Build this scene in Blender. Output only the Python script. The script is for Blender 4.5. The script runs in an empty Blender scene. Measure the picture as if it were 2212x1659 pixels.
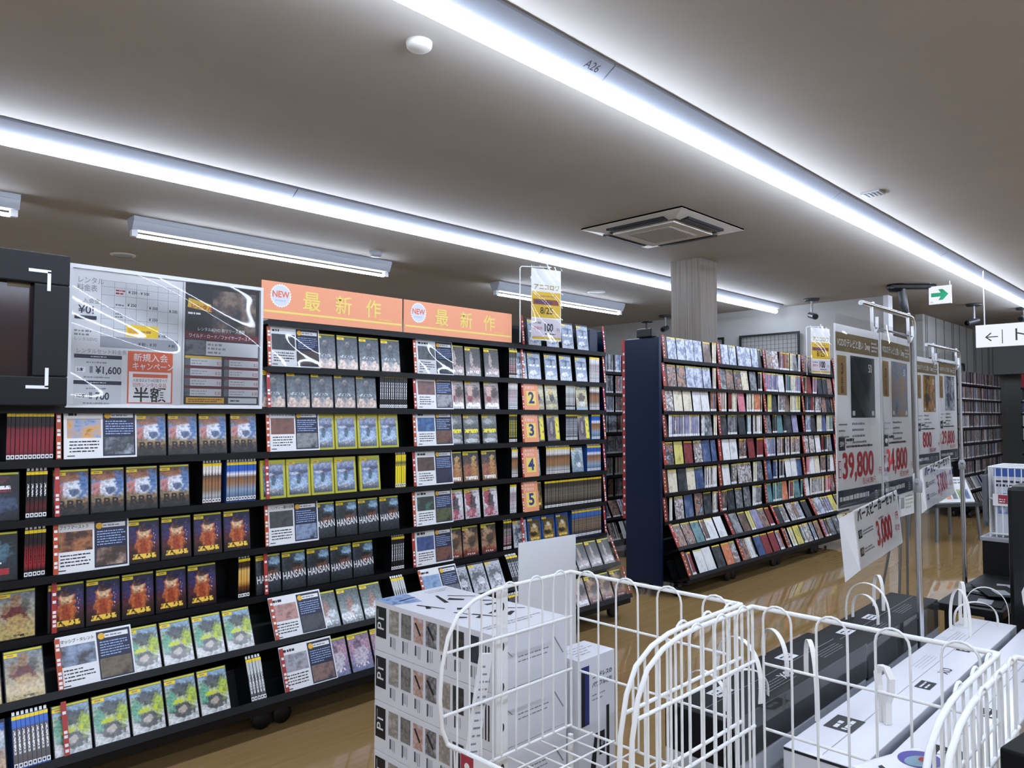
import bpy, bmesh, math, random
from mathutils import Vector, Matrix
PI = math.pi
SC = bpy.context.scene
COL = SC.collection

# ---------------------------------------------------------------- camera, world, exposure
EYE = 1.46
YAW, PITCH = math.radians(44.7), math.radians(2.45)
cd = bpy.data.cameras.new('camera'); cam = bpy.data.objects.new('camera', cd); COL.objects.link(cam)
cam.location = (0, 0, EYE); cam.rotation_euler = (PI / 2 + PITCH, 0, YAW - PI / 2)
cd.sensor_width = 36; cd.sensor_fit = 'HORIZONTAL'; cd.lens = 1600 / 2212 * 36; cd.clip_start = 0.02
SC.camera = cam
w = bpy.data.worlds.new('world'); SC.world = w; w.use_nodes = True
w.node_tree.nodes['Background'].inputs[0].default_value = (0.9, 0.95, 1, 1)
w.node_tree.nodes['Background'].inputs[1].default_value = 0.0
SC.view_settings.view_transform = 'Standard'; SC.view_settings.look = 'None'
SC.view_settings.exposure = 0.0; SC.view_settings.gamma = 1.0; SC.view_settings.use_curve_mapping = False
SC.cycles.use_denoising = True
SC.cycles.max_bounces = 8; SC.cycles.transparent_max_bounces = 16
SC.cycles.sample_clamp_indirect = 6.0
TUBE_STRENGTH = 46.0
CEIL = 3.0

# ---------------------------------------------------------------- materials
MATS = {}
def lin(c):
    return tuple((v / 12.92 if v <= 0.04045 else ((v + 0.055) / 1.055) ** 2.4) for v in c)
def hexc(s):
    return lin(tuple(int(s[i:i + 2], 16) / 255 for i in (0, 2, 4))) + (1,)
def M(name, col='808080', rough=0.5, metal=0.0, spec=0.5, coat=0.0):
    if name in MATS: return MATS[name]
    m = bpy.data.materials.new(name); m.use_nodes = True; MATS[name] = m
    b = m.node_tree.nodes['Principled BSDF']
    b.inputs['Base Color'].default_value = hexc(col) if isinstance(col, str) else col
    b.inputs['Roughness'].default_value = rough; b.inputs['Metallic'].default_value = metal
    b.inputs['Specular IOR Level'].default_value = spec
    if coat: b.inputs['Coat Weight'].default_value = coat; b.inputs['Coat Roughness'].default_value = 0.12
    return m
def nd(m, typ, **kw):
    n = m.node_tree.nodes.new(typ)
    for k, v in kw.items():
        if k in n.inputs: n.inputs[k].default_value = v
        else: setattr(n, k, v)
    return n
def lk(m, a, b): m.node_tree.links.new(a, b)
def ramp(m, stops, interp='LINEAR'):
    r = m.node_tree.nodes.new('ShaderNodeValToRGB'); e = r.color_ramp; e.interpolation = interp
    while len(e.elements) < len(stops): e.elements.new(0.5)
    for el, (p, c) in zip(e.elements, stops): el.position = p; el.color = hexc(c)
    return r
def mth(m, op, a, b=None, c=None, clamp=False):
    n = m.node_tree.nodes.new('ShaderNodeMath'); n.operation = op; n.use_clamp = clamp
    for i, v in enumerate((a, b, c)):
        if v is None: continue
        if isinstance(v, (int, float)): n.inputs[i].default_value = v
        else: lk(m, v, n.inputs[i])
    return n.outputs[0]
def mixc(m, fac, a, b):
    n = m.node_tree.nodes.new('ShaderNodeMix'); n.data_type = 'RGBA'
    lk(m, fac, n.inputs['Factor'])
    for s, v in (('A', a), ('B', b)):
        sock = [i for i in n.inputs if i.name == s and i.type == 'RGBA'][0]
        if isinstance(v, str): sock.default_value = hexc(v)
        else: lk(m, v, sock)
    return [o for o in n.outputs if o.type == 'RGBA'][0]

def photo(name, cols, scale=9.0, rough=0.35, stretch=(1, 1, 1)):
    """a printed picture: soft patches of the given colours"""
    if name in MATS: return MATS[name]
    m = M(name, cols[0], rough)
    tc = nd(m, 'ShaderNodeTexCoord'); mp = nd(m, 'ShaderNodeMapping'); mp.inputs['Scale'].default_value = stretch
    lk(m, tc.outputs['Object'], mp.inputs[0])
    n = nd(m, 'ShaderNodeTexNoise', Scale=scale, Detail=5.0, Roughness=0.6)
    lk(m, mp.outputs[0], n.inputs['Vector'])
    k = len(cols)
    r = ramp(m, [(0.3 + 0.4 * i / max(1, k - 1), c) for i, c in enumerate(cols)])
    lk(m, n.outputs['Fac'], r.inputs[0])
    lk(m, r.outputs[0], m.node_tree.nodes['Principled BSDF'].inputs['Base Color'])
    return m

def cover(name, stops, blobs=(), titles=(), seed=0.0, detail=0.2, tex=9.0, rough=0.3):
    """printed film cover: vertical colour ramp (bottom to top) broken up by noise, blurred figures and bands of lettering-like marks"""
    m = M(name, stops[0][1], rough)
    tc = nd(m, 'ShaderNodeTexCoord'); sp = nd(m, 'ShaderNodeSeparateXYZ'); lk(m, tc.outputs['Generated'], sp.inputs[0])
    u, v = sp.outputs[0], sp.outputs[2]
    cb = nd(m, 'ShaderNodeCombineXYZ'); lk(m, u, cb.inputs[0]); lk(m, mth(m, 'MULTIPLY', v, 1.4), cb.inputs[1]); cb.inputs[2].default_value = seed
    ns = nd(m, 'ShaderNodeTexNoise', Scale=tex * 0.8, Detail=4.0, Roughness=0.55); lk(m, cb.outputs[0], ns.inputs['Vector'])
    n2 = nd(m, 'ShaderNodeTexNoise', Scale=tex * 0.45, Detail=4.0); lk(m, cb.outputs[0], n2.inputs['Vector'])
    nz = mth(m, 'SUBTRACT', ns.outputs['Fac'], 0.5); nz2 = mth(m, 'SUBTRACT', n2.outputs['Fac'], 0.5)
    vv = mth(m, 'ADD', v, mth(m, 'MULTIPLY', nz, detail * 2.6))
    r = ramp(m, stops); lk(m, vv, r.inputs[0]); c = r.outputs[0]
    for (cx, cy, rx, ry, colr, amt) in blobs:
        dx = mth(m, 'DIVIDE', mth(m, 'SUBTRACT', u, cx), rx); dy = mth(m, 'DIVIDE', mth(m, 'SUBTRACT', v, cy), ry)
        d = mth(m, 'SQRT', mth(m, 'ADD', mth(m, 'MULTIPLY', dx, dx), mth(m, 'MULTIPLY', dy, dy)))
        d = mth(m, 'ADD', d, mth(m, 'MULTIPLY', nz, 2.0))
        f = mth(m, 'MULTIPLY', mth(m, 'SUBTRACT', 1.25, d), 3.0, clamp=True)
        c = mixc(m, mth(m, 'MULTIPLY', f, amt), c, colr)
    n5 = nd(m, 'ShaderNodeTexNoise', Scale=tex * 1.25, Detail=2.0, Roughness=0.5); lk(m, cb.outputs[0], n5.inputs['Vector'])
    gr = ramp(m, [(0.34, '4a4a4a'), (0.5, 'c8c8c8'), (0.66, 'ffffff')]); lk(m, n5.outputs['Fac'], gr.inputs[0])
    mg = nd(m, 'ShaderNodeMix', data_type='RGBA', blend_type='MULTIPLY'); mg.inputs[0].default_value = 0.55; lk(m, c, mg.inputs[6]); lk(m, gr.outputs[0], mg.inputs[7]); c = mg.outputs[2]
    for (u0, u1, v0, v1, colr, dens, freq) in titles:
        inb = mth(m, 'MULTIPLY', mth(m, 'MULTIPLY', mth(m, 'GREATER_THAN', u, u0), mth(m, 'LESS_THAN', u, u1)),
                  mth(m, 'MULTIPLY', mth(m, 'GREATER_THAN', v, v0), mth(m, 'LESS_THAN', v, v1)))
        sc = nd(m, 'ShaderNodeMapping'); sc.inputs['Scale'].default_value = (freq, freq * 0.55, 1); lk(m, cb.outputs[0], sc.inputs[0])
        tn = nd(m, 'ShaderNodeTexNoise', Scale=1.0, Detail=2.0); lk(m, sc.outputs[0], tn.inputs['Vector'])
        f = mth(m, 'MULTIPLY', inb, mth(m, 'MULTIPLY', mth(m, 'SUBTRACT', tn.outputs['Fac'], 1 - dens), 14.0, clamp=True))
        c = mixc(m, f, c, colr)
    lk(m, c, m.node_tree.nodes['Principled BSDF'].inputs['Base Color'])
    m.node_tree.nodes['Principled BSDF'].inputs['Coat Weight'].default_value = 0.25
    m.node_tree.nodes['Principled BSDF'].inputs['Coat Roughness'].default_value = 0.08
    return m

def spine_mat(name, stops, marks=None, rough=0.32):
    m = M(name, stops[0][1], rough)
    tc = nd(m, 'ShaderNodeTexCoord'); sp = nd(m, 'ShaderNodeSeparateXYZ'); lk(m, tc.outputs['Generated'], sp.inputs[0])
    r = ramp(m, stops); lk(m, sp.outputs[2], r.inputs[0]); c = r.outputs[0]
    if marks:
        v0, v1, colr = marks
        n = nd(m, 'ShaderNodeTexNoise', Scale=1.0, Detail=2.0); mp = nd(m, 'ShaderNodeMapping'); mp.inputs['Scale'].default_value = (3, 3, 26)
        lk(m, tc.outputs['Generated'], mp.inputs[0]); lk(m, mp.outputs[0], n.inputs['Vector'])
        v = sp.outputs[2]; u = sp.outputs[0]
        f = mth(m, 'MULTIPLY', mth(m, 'GREATER_THAN', v, v0), mth(m, 'LESS_THAN', v, v1))
        f = mth(m, 'MULTIPLY', f, mth(m, 'MULTIPLY', mth(m, 'GREATER_THAN', u, 0.25), mth(m, 'LESS_THAN', u, 0.75)))
        f = mth(m, 'MULTIPLY', f, mth(m, 'GREATER_THAN', n.outputs['Fac'], 0.47))
        c = mixc(m, f, c, colr)
    lk(m, c, m.node_tree.nodes['Principled BSDF'].inputs['Base Color'])
    return m

def emit(name, col, strength):
    m = bpy.data.materials.new(name); m.use_nodes = True; nt = m.node_tree; MATS[name] = m
    nt.nodes.remove(nt.nodes['Principled BSDF']); e = nt.nodes.new('ShaderNodeEmission')
    e.inputs[0].default_value = hexc(col); e.inputs[1].default_value = strength
    nt.links.new(e.outputs[0], nt.nodes['Material Output'].inputs[0]); return m

def clear(name, rough=0.03, tint='ffffff', veil=0.0, ior=1.45):
    m = bpy.data.materials.new(name); m.use_nodes = True; nt = m.node_tree; MATS[name] = m
    nt.nodes.remove(nt.nodes['Principled BSDF'])
    fr = nt.nodes.new('ShaderNodeFresnel'); fr.inputs[0].default_value = ior
    tr = nt.nodes.new('ShaderNodeBsdfTransparent'); tr.inputs[0].default_value = hexc(tint)
    gl = nt.nodes.new('ShaderNodeBsdfGlossy'); gl.inputs['Roughness'].default_value = rough
    mx = nt.nodes.new('ShaderNodeMixShader'); nt.links.new(fr.outputs[0], mx.inputs[0])
    base = tr.outputs[0]
    if veil:
        df = nt.nodes.new('ShaderNodeBsdfDiffuse'); df.inputs[0].default_value = hexc('f2f4f6')
        m2 = nt.nodes.new('ShaderNodeMixShader'); m2.inputs[0].default_value = veil
        nt.links.new(tr.outputs[0], m2.inputs[1]); nt.links.new(df.outputs[0], m2.inputs[2]); base = m2.outputs[0]
    nt.links.new(base, mx.inputs[1]); nt.links.new(gl.outputs[0], mx.inputs[2])
    nt.links.new(mx.outputs[0], nt.nodes['Material Output'].inputs[0]); return m

# plain materials
BLACK = M('black_steel', '0b0c0e', 0.45, spec=0.3); BLACKP = M('black_plastic', '0c0d0f', 0.35, spec=0.35)
CASE = M('case_plastic', '0e0f11', 0.3, spec=0.4); WHITE = M('white_board', 'eef0f1', 0.45)
PAPER = M('white_paper', 'e9eaea', 0.55); WIRE = M('white_coated_wire', 'f1f2f0', 0.35)
NAVY = M('navy_print', '23283f', 0.5); INK = M('black_ink', '1a1b1f', 0.5); GREYINK = M('grey_ink', '8b8e93', 0.6)
YEL = M('yellow_label', 'f2d21c', 0.4); YELG = M('yellow_green_strip', 'c9c52a', 0.35); GOLD = M('gold_print', 'e3b030', 0.5)
REDI = M('red_print', 'b3202c', 0.5); REDSTRIP = M('red_strip', 'a5302a', 0.45); ORSTRIP = M('orange_red_strip', 'b24a26', 0.45)
ORANGE = M('orange_print', 'e59870', 0.5); ORANGE2 = M('orange_red_print', 'd9673f', 0.5); DYEL = M('deep_yellow_print', 'e6cf68', 0.5)
NAVYPANEL = M('navy_panel', '081936', 0.3, spec=0.35); CHROME = M('chrome', 'c8ccd0', 0.18, 1.0); STEEL = M('grey_steel', '7f8488', 0.4, 0.6)
TAG = M('number_tag', 'f2f3f2', 0.5); GREYP = M('grey_plastic', '9a9da0', 0.45); DGREY = M('dark_grey_plastic', '34373b', 0.4)
BLUEP = M('blue_print', '3a62b0', 0.45); LBLUE = M('light_blue_print', '9db6e0', 0.45); GREEN = M('green_print', '1f9a6a', 0.5)
WFIX = M('white_fixture', 'd9dcdf', 0.45); OFFW = M('off_white_plastic', 'c9c7c0', 0.5); TAN = M('tan_print', 'b08a4a', 0.5)
BLACKBOX = M('black_box_print', '0f1012', 0.5, spec=0.15); WHITEBOX = M('white_box_print', 'e6e8ee', 0.4, coat=0.35)
GREYBOX = M('grey_box_print', 'b5b9c0', 0.4, coat=0.3); CASTER = M('black_rubber', '0b0b0c', 0.5)
CLEAR = clear('clear_plastic_sheet'); VEIL = clear('clear_plastic_wrap', 0.06, veil=0.03); FROST = clear('frosted_sheet', 0.25, veil=0.93)
LIGHT = emit('led_tube_light', 'dde9ff', TUBE_STRENGTH)
SLIGHT = emit('lit_sign_white', 'f3f7ff', 1.0)

# ---------------------------------------------------------------- mesh helpers
class MB:
    def __init__(s): s.v = []; s.f = []; s.mi = []; s.sm = []; s.mats = []; s.T = None
    def m(s, mat):
        if mat not in s.mats: s.mats.append(mat)
        return s.mats.index(mat)
    def add(s, vs, fs, mat, smooth=False):
        o = len(s.v)
        for p in vs:
            p = Vector(p); s.v.append(tuple(s.T @ p) if s.T is not None else tuple(p))
        k = s.m(mat)
        for f in fs: s.f.append([i + o for i in f]); s.mi.append(k); s.sm.append(smooth)
        return s
    def box(s, a, b, mat, front=None, top=None, left=None):
        x0, y0, z0 = a; x1, y1, z1 = b
        vs = [(x0, y0, z0), (x1, y0, z0), (x1, y1, z0), (x0, y1, z0), (x0, y0, z1), (x1, y0, z1), (x1, y1, z1), (x0, y1, z1)]
        s.add(vs, [(0, 3, 2, 1), (1, 2, 6, 5), (2, 3, 7, 6)] + ([] if front else [(0, 1, 5, 4)]) + ([] if top else [(4, 5, 6, 7)]) + ([] if left else [(3, 0, 4, 7)]), mat)
        if front: s.add([vs[0], vs[1], vs[5], vs[4]], [(0, 1, 2, 3)], front)
        if top: s.add([vs[4], vs[5], vs[6], vs[7]], [(0, 1, 2, 3)], top)
        if left: s.add([vs[3], vs[0], vs[4], vs[7]], [(0, 1, 2, 3)], left)
        return s
    def bbox(s, a, b, mat, r=0.004):
        """box with bevelled edges"""
        bm = bmesh.new(); bmesh.ops.create_cube(bm, size=1.0)
        for vv in bm.verts: vv.co = Vector(((a[0] + b[0]) / 2 + vv.co.x * (b[0] - a[0]), (a[1] + b[1]) / 2 + vv.co.y * (b[1] - a[1]), (a[2] + b[2]) / 2 + vv.co.z * (b[2] - a[2])))
        bmesh.ops.bevel(bm, geom=bm.edges[:], offset=r, segments=2, affect='EDGES', profile=0.6)
        bm.verts.index_update(); vs = [tuple(vv.co) for vv in bm.verts]; fs = [[vv.index for vv in f.verts] for f in bm.faces]; bm.free()
        return s.add(vs, fs, mat)
    def quad(s, p, mat): return s.add(p, [tuple(range(len(p)))], mat)
    def prism(s, poly, d, mat):
        """polygon (list of 3-D points) pushed along vector d"""
        n = len(poly); d = Vector(d); a = [Vector(p) for p in poly]; vs = a + [p + d for p in a]
        return s.add(vs, [tuple(range(n))[::-1], tuple(range(n, 2 * n))] + [(i, (i + 1) % n, n + (i + 1) % n, n + i) for i in range(n)], mat)
    def tube(s, pts, r, mat, n=8, closed=False):
        P = [Vector(p) for p in pts]; k = len(P); vs = []; fs = []
        t0 = (P[1] - P[0]).normalized(); up = Vector((0, 0, 1)) if abs(t0.z) < 0.9 else Vector((1, 0, 0))
        a = (up - t0 * up.dot(t0)).normalized()
        for i in range(k):
            if closed: t = (P[(i + 1) % k] - P[i - 1]).normalized()
            elif i == 0: t = t0
            elif i == k - 1: t = (P[i] - P[i - 1]).normalized()
            else: t = ((P[i + 1] - P[i]).normalized() + (P[i] - P[i - 1]).normalized()).normalized()
            a = (a - t * a.dot(t)).normalized(); b = t.cross(a)
            rr = r[i] if isinstance(r, (list, tuple)) else r
            for j in range(n):
                g = 2 * PI * j / n; vs.append(P[i] + a * (math.cos(g) * rr) + b * (math.sin(g) * rr))
        for i in range(k if closed else k - 1):
            o, q = i * n, ((i + 1) % k) * n
            for j in range(n): fs.append((o + j, o + (j + 1) % n, q + (j + 1) % n, q + j))
        s.add(vs, fs, mat, True)
        if not closed: s.add(vs[:n], [tuple(range(n))[::-1]], mat); s.add(vs[-n:], [tuple(range(n))], mat)
        return s
    def lathe(s, prof, mat, c=(0, 0, 0), n=20):
        vs = []; fs = []
        for (r, z) in prof:
            for j in range(n):
                g = 2 * PI * j / n; vs.append((c[0] + r * math.cos(g), c[1] + r * math.sin(g), c[2] + z))
        for i in range(len(prof) - 1):
            for j in range(n): fs.append((i * n + j, i * n + (j + 1) % n, (i + 1) * n + (j + 1) % n, (i + 1) * n + j))
        return s.add(vs, fs, mat, True)
    def ribbon(s, pts, wv, mat, t=0.0012):
        """flat band along pts, width vector wv (or one per point)"""
        P = [Vector(p) for p in pts]; vs = []; fs = []; k = len(P)
        for i, p in enumerate(P):
            tg = (P[min(i + 1, k - 1)] - P[max(i - 1, 0)]).normalized(); wd = Vector(wv[i] if isinstance(wv, list) else wv)
            nn = tg.cross(wd).normalized() * t
            vs += [p - wd / 2 - nn, p + wd / 2 - nn, p + wd / 2 + nn, p - wd / 2 + nn]
        for i in range(k - 1):
            for j in range(4): fs.append((i * 4 + j, i * 4 + (j + 1) % 4, i * 4 + 4 + (j + 1) % 4, i * 4 + 4 + j))
        fs += [(0, 1, 2, 3), (4 * k - 4, 4 * k - 3, 4 * k - 2, 4 * k - 1)]
        return s.add(vs, fs, mat)
    # printed layers on a sheet that faces -y (x right, z up)
    def rect(s, x0, z0, x1, z1, mat, y=-0.0006):
        return s.add([(x0, y, z0), (x1, y, z0), (x1, y, z1), (x0, y, z1)], [(0, 1, 2, 3)], mat)
    def disc(s, cx, cz, rx, rz, mat, y=-0.0012, n=28, star=0.0):
        k = n * 2 if star else n
        vs = [(cx + rx * (1 - (star if i % 2 else 0)) * math.cos(2 * PI * i / k), y, cz + rz * (1 - (star if i % 2 else 0)) * math.sin(2 * PI * i / k)) for i in range(k)]
        return s.add(vs, [tuple(range(k))], mat)
    def text(s, body, x, z, size, mat, y=-0.0018, al='l', sx=1.0, bold=0.0, rot=0.0):
        vs, fs, wd = glyphs(body, bold)
        off = {'l': 0, 'c': -wd / 2, 'r': -wd}[al]; c, sn = math.cos(rot), math.sin(rot); out = []
        for (a, b) in vs:
            px, pz = (a + off) * size * sx, b * size
            out.append((x + px * c - pz * sn, y, z + px * sn + pz * c))
        return s.add(out, fs, mat)
    def lines(s, x0, z0, x1, z1, n, mat, seed=0, y=-0.0012, fill=0.55, brk=0.12):
        """rows of small unreadable print"""
        R = random.Random(seed); h = (z1 - z0) / n
        for i in range(n):
            zc = z1 - (i + 0.5) * h; x = x0; end = x1 - (R.random() * 0.35 * (x1 - x0) if i == n - 1 or R.random() < 0.25 else 0)
            while x < end - h * 0.4:
                l = h * R.uniform(0.35, 1.4); xe = min(x + l, end)
                s.rect(x, zc - h * fill / 2, xe, zc + h * fill / 2 * R.uniform(0.5, 1), mat, y); x = xe + h * R.uniform(0.12, 0.12 + brk * 2)
        return s
    def mesh(s, name):
        me = bpy.data.meshes.new(name); me.from_pydata(s.v, [], s.f)
        for m in s.mats: me.materials.append(m)
        me.polygons.foreach_set('material_index', s.mi); me.polygons.foreach_set('use_smooth', s.sm); me.update(); return me
    def build(s, name, parent=None, loc=(0, 0, 0), rot=(0, 0, 0)):
        o = bpy.data.objects.new(name, s.mesh(name)); COL.objects.link(o); o.location = loc; o.rotation_euler = rot
        if parent: o.parent = parent
        return o
GL = {}
def glyphs(body, bold):
    k = (body, bold)
    if k not in GL:
        c = bpy.data.curves.new('lettering', 'FONT'); c.body = body; c.offset = bold; c.resolution_u = 3
        o = bpy.data.objects.new('lettering', c); me = bpy.data.meshes.new_from_object(o)
        vs = [(v.co.x, v.co.y) for v in me.vertices]; fs = [tuple(p.vertices) for p in me.polygons]
        wd = max([v[0] for v in vs] or [0]); bpy.data.objects.remove(o); bpy.data.meshes.remove(me); bpy.data.curves.remove(c)
        GL[k] = (vs, fs, wd)
    return GL[k]

def tag(o, label, cat, group=None):
    o['label'] = label; o['category'] = cat
    if group: o['group'] = group
    return o
def empty(name, loc=(0, 0, 0), rz=0.0, label=None, cat=None, group=None):
    o = bpy.data.objects.new(name, None); COL.objects.link(o); o.location = loc; o.rotation_euler = (0, 0, rz); o.empty_display_size = 0.1
    if label: tag(o, label, cat, group)
    return o
def struct(name, mb, parent=None):
    o = mb.build(name, parent)
    if not parent: o['kind'] = 'structure'
    return o
def dup(root):
    r = root.copy(); COL.objects.link(r)
    for ch in list(root.children):
        c = ch.copy(); COL.objects.link(c); c.parent = r
        for g in list(ch.children):
            d = g.copy(); COL.objects.link(d); d.parent = c
    return r
ORD = ['first', 'second', 'third', 'fourth', 'fifth', 'sixth', 'seventh', 'eighth', 'ninth', 'tenth', 'eleventh', 'twelfth', 'thirteenth', 'fourteenth', 'fifteenth',
       'sixteenth', 'seventeenth', 'eighteenth', 'nineteenth', 'twentieth'] + ['twenty-' + k for k in ('first', 'second', 'third', 'fourth', 'fifth', 'sixth', 'seventh', 'eighth', 'ninth')] + \
      ['thirtieth'] + ['thirty-' + k for k in ('first', 'second', 'third', 'fourth', 'fifth', 'sixth', 'seventh', 'eighth', 'ninth')] + ['fortieth'] + ['forty-' + k for k in ('first', 'second', 'third', 'fourth', 'fifth', 'sixth', 'seventh', 'eighth', 'ninth')]
def wavy(wd, ht, nx, nz, amp, seed, mat, y=0.0):
    """thin creased clear sheet in the x-z plane"""
    R = random.Random(seed); waves = [(R.uniform(3, 10) / max(wd, .3), R.uniform(2, 9) / max(ht, .3), R.uniform(0, 6.3), R.uniform(0.3, 1)) for _ in range(7)]
    mb = MB(); vs = []; fs = []
    for j in range(nz + 1):
        for i in range(nx + 1):
            x, z = wd * i / nx, ht * j / nz
            d = sum(a * math.sin(kx * x * 1.1 + kz * z + ph + 1.3 * math.sin(kz * z * 0.7 + ph)) for kx, kz, ph, a in waves) / 3
            vs.append((x, y - amp * (1 + d), z))
    for j in range(nz):
        for i in range(nx): a = j * (nx + 1) + i; fs.append((a, a + 1, a + nx + 2, a + nx + 1))
    return mb.add(vs, fs, mat, True)

# ---------------------------------------------------------------- the room
fl = M('floor_vinyl', '9a7640', 0.2)
tc = nd(fl, 'ShaderNodeTexCoord'); mp = nd(fl, 'ShaderNodeMapping'); mp.inputs['Scale'].default_value = (1.2, 26, 1); lk(fl, tc.outputs['Object'], mp.inputs[0])
n1 = nd(fl, 'ShaderNodeTexNoise', Scale=1.5, Detail=6.0); lk(fl, mp.outputs[0], n1.inputs['Vector'])
r1 = ramp(fl, [(0.25, '987a4d'), (0.5, 'a08255'), (0.75, 'a7895c')]); lk(fl, n1.outputs['Fac'], r1.inputs[0])
bk = nd(fl, 'ShaderNodeTexBrick', Scale=1.0); bk.inputs['Brick Width'].default_value = 0.95; bk.inputs['Row Height'].default_value = 0.15; bk.inputs['Mortar Size'].default_value = 0.0015
bk.inputs['Color1'].default_value = (1, 1, 1, 1); bk.inputs['Color2'].default_value = (0.97, 0.97, 0.97, 1); bk.inputs['Mortar'].default_value = (0.9, 0.9, 0.9, 1)
lk(fl, tc.outputs['Object'], bk.inputs['Vector'])
mx = nd(fl, 'ShaderNodeMix', data_type='RGBA', blend_type='MULTIPLY'); mx.inputs[0].default_value = 1.0
lk(fl, r1.outputs[0], mx.inputs[6]); lk(fl, bk.outputs['Color'], mx.inputs[7])
lk(fl, mx.outputs[2], fl.node_tree.nodes['Principled BSDF'].inputs['Base Color'])
n3 = nd(fl, 'ShaderNodeTexNoise', Scale=3.0, Detail=2.0); lk(fl, tc.outputs['Object'], n3.inputs['Vector'])
rr = ramp(fl, [(0.3, '2c2c2c'), (0.7, '484848')]); lk(fl, n3.outputs['Fac'], rr.inputs[0]); lk(fl, rr.outputs[0], fl.node_tree.nodes['Principled BSDF'].inputs['Roughness'])
bp = nd(fl, 'ShaderNodeBump', Strength=0.03, Distance=0.02); n4 = nd(fl, 'ShaderNodeTexNoise', Scale=4.0, Detail=1.0); lk(fl, tc.outputs['Object'], n4.inputs['Vector'])
lk(fl, n4.outputs['Fac'], bp.inputs['Height']); lk(fl, bp.outputs[0], fl.node_tree.nodes['Principled BSDF'].inputs['Normal'])
ce = photo('ceiling_paint', ['9f9a92', 'a6a199'], 1.5, 0.85)
wa = M('wall_paint', 'd2d1cc', 0.8); taupe = M('taupe_wall', '8f857a', 0.8); dgw = M('grey_wall', '9b9c9a', 0.8)
X0, X1, Y0, Y1 = -8.5, 17.5, -5.5, 9.5
struct('floor', MB().box((X0, Y0, -0.1), (X1, Y1, 0), fl))
struct('ceiling', MB().box((X0, Y0, CEIL), (X1, Y1, CEIL + 0.1), ce))
struct('wall_left', MB().box((X0 - 0.1, Y0, 0), (X0, Y1, CEIL), wa))
struct('wall_near', MB().box((X0, Y0 - 0.1, 0), (X1, Y0, CEIL), wa))
struct('wall_back', MB().box((X0, Y1, 0), (X1, Y1 + 0.1, CEIL), wa))
struct('wall_right', MB().box((X1, Y0, 0), (X1 + 0.1, Y1, CEIL), dgw))
ew = M('end_wall_paint', 'a3a29e', 0.8)
struct('wall_end', MB().box((10.1, 3.24, 0), (10.2, Y1, CEIL), ew))
struct('wall_step', MB().box((12.3, 3.53, 0), (12.4, Y1, CEIL), taupe))
pw = MB().box((12.3, 3.43, 0), (X1, 3.53, CEIL), M('panel_paint', 'b4b4b0', 0.8))
GRV = M('panel_groove', '5c5d5b', 0.8)
for i, gx in enumerate((12.42, 12.5, 12.95, 13.4, 13.85, 13.93, 14.3, 14.75, 15.2, 15.28, 15.36, 15.8, 16.25, 16.33, 16.7)):
    pw.box((gx, 3.424, 0), (gx + 0.014, 3.4302, CEIL), GRV)
struct('wall_panelled', pw)
struct('trim_1', MB().box((10.06, 3.2, 0), (10.22, 3.26, CEIL), WFIX))
struct('trim_2', MB().box((16.6, -3.0, 2.25), (16.9, 3.42, CEIL), dgw))
struct('baseboard_end', MB().box((10.085, 3.27, 0), (10.1, Y1, 0.08), M('baseboard_vinyl', '4a4540', 0.6)))
wood = M('column_wood', '8c8173', 0.55)
tc = nd(wood, 'ShaderNodeTexCoord'); mp = nd(wood, 'ShaderNodeMapping'); mp.inputs['Scale'].default_value = (70, 70, 0.8); lk(wood, tc.outputs['Object'], mp.inputs[0])
n1 = nd(wood, 'ShaderNodeTexNoise', Scale=1.6, Detail=5.0); lk(wood, mp.outputs[0], n1.inputs['Vector'])
r1 = ramp(wood, [(0.3, '5c5349'), (0.5, '6f665a'), (0.72, '83796d')]); lk(wood, n1.outputs['Fac'], r1.inputs[0]); lk(wood, r1.outputs[0], wood.node_tree.nodes['Principled BSDF'].inputs['Base Color'])
o = struct('column', MB().box((6.37, 3.73, 0), (6.69, 4.06, CEIL), wood)); o['kind'] = 'structure'

# ---------------------------------------------------------------- ceiling lights (the room's own lamps, plus unseen ones added for light)
HOUS = M('grey_white_fixture', '868b95', 0.6); HOUS2 = M('pale_grey_fixture', 'aab0b8', 0.6)
def light_row(y, xs, L, label, group, deep=False, nm=None):
    first = None
    for i, x in enumerate(xs):
        if first is None:
            r = empty('ceiling_light', (x, y, CEIL))
            if deep:
                h = MB().box((0, -0.075, -0.035), (L, 0.075, 0), HOUS2).prism([(0, -0.04, -0.1), (0, 0.04, -0.1), (0, 0.07, -0.035), (0, -0.07, -0.035)], (L, 0, 0), HOUS2)
                zt, rt = -0.135, 0.017
            else:
                h = MB().prism([(0, -0.045, -0.055), (0, 0.045, -0.055), (0, 0.115, -0.012), (0, 0.115, 0), (0, -0.115, 0), (0, -0.115, -0.012)], (L - 0.004, 0, 0), HOUS)
                zt, rt = -0.082, 0.03
            h.build('housing', r)
            tm = MB(); ea = 0.05 if deep else 0.002; A = [PI * (-0.62 + 1.24 * q / 12) for q in range(13)]
            pr = [(math.sin(g) * rt, zt - math.cos(g) * rt) for g in A]
            tm.add([(xx, py, pz) for xx in (ea, L - ea) for py, pz in pr], [(q, q + 1, q + 14, q + 13) for q in range(12)] + [tuple(range(13))[::-1], tuple(range(13, 26)), (0, 13, 25, 12)], LIGHT)
            tm.build('led_tube', r)
            for xa in (0.004, L - 0.048):
                MB().box((xa, -0.022, zt - rt * 0.8 if deep else zt + rt * 0.5), (xa + 0.044, 0.022, zt + 0.05), WFIX).build('lamp_socket', r)
            first = r
        else:
            r = dup(first); r.location = (x, y, CEIL)
        tag(r, label(i), 'ceiling light', group)
    return first
nth = lambda i: ORD[i]
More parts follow.
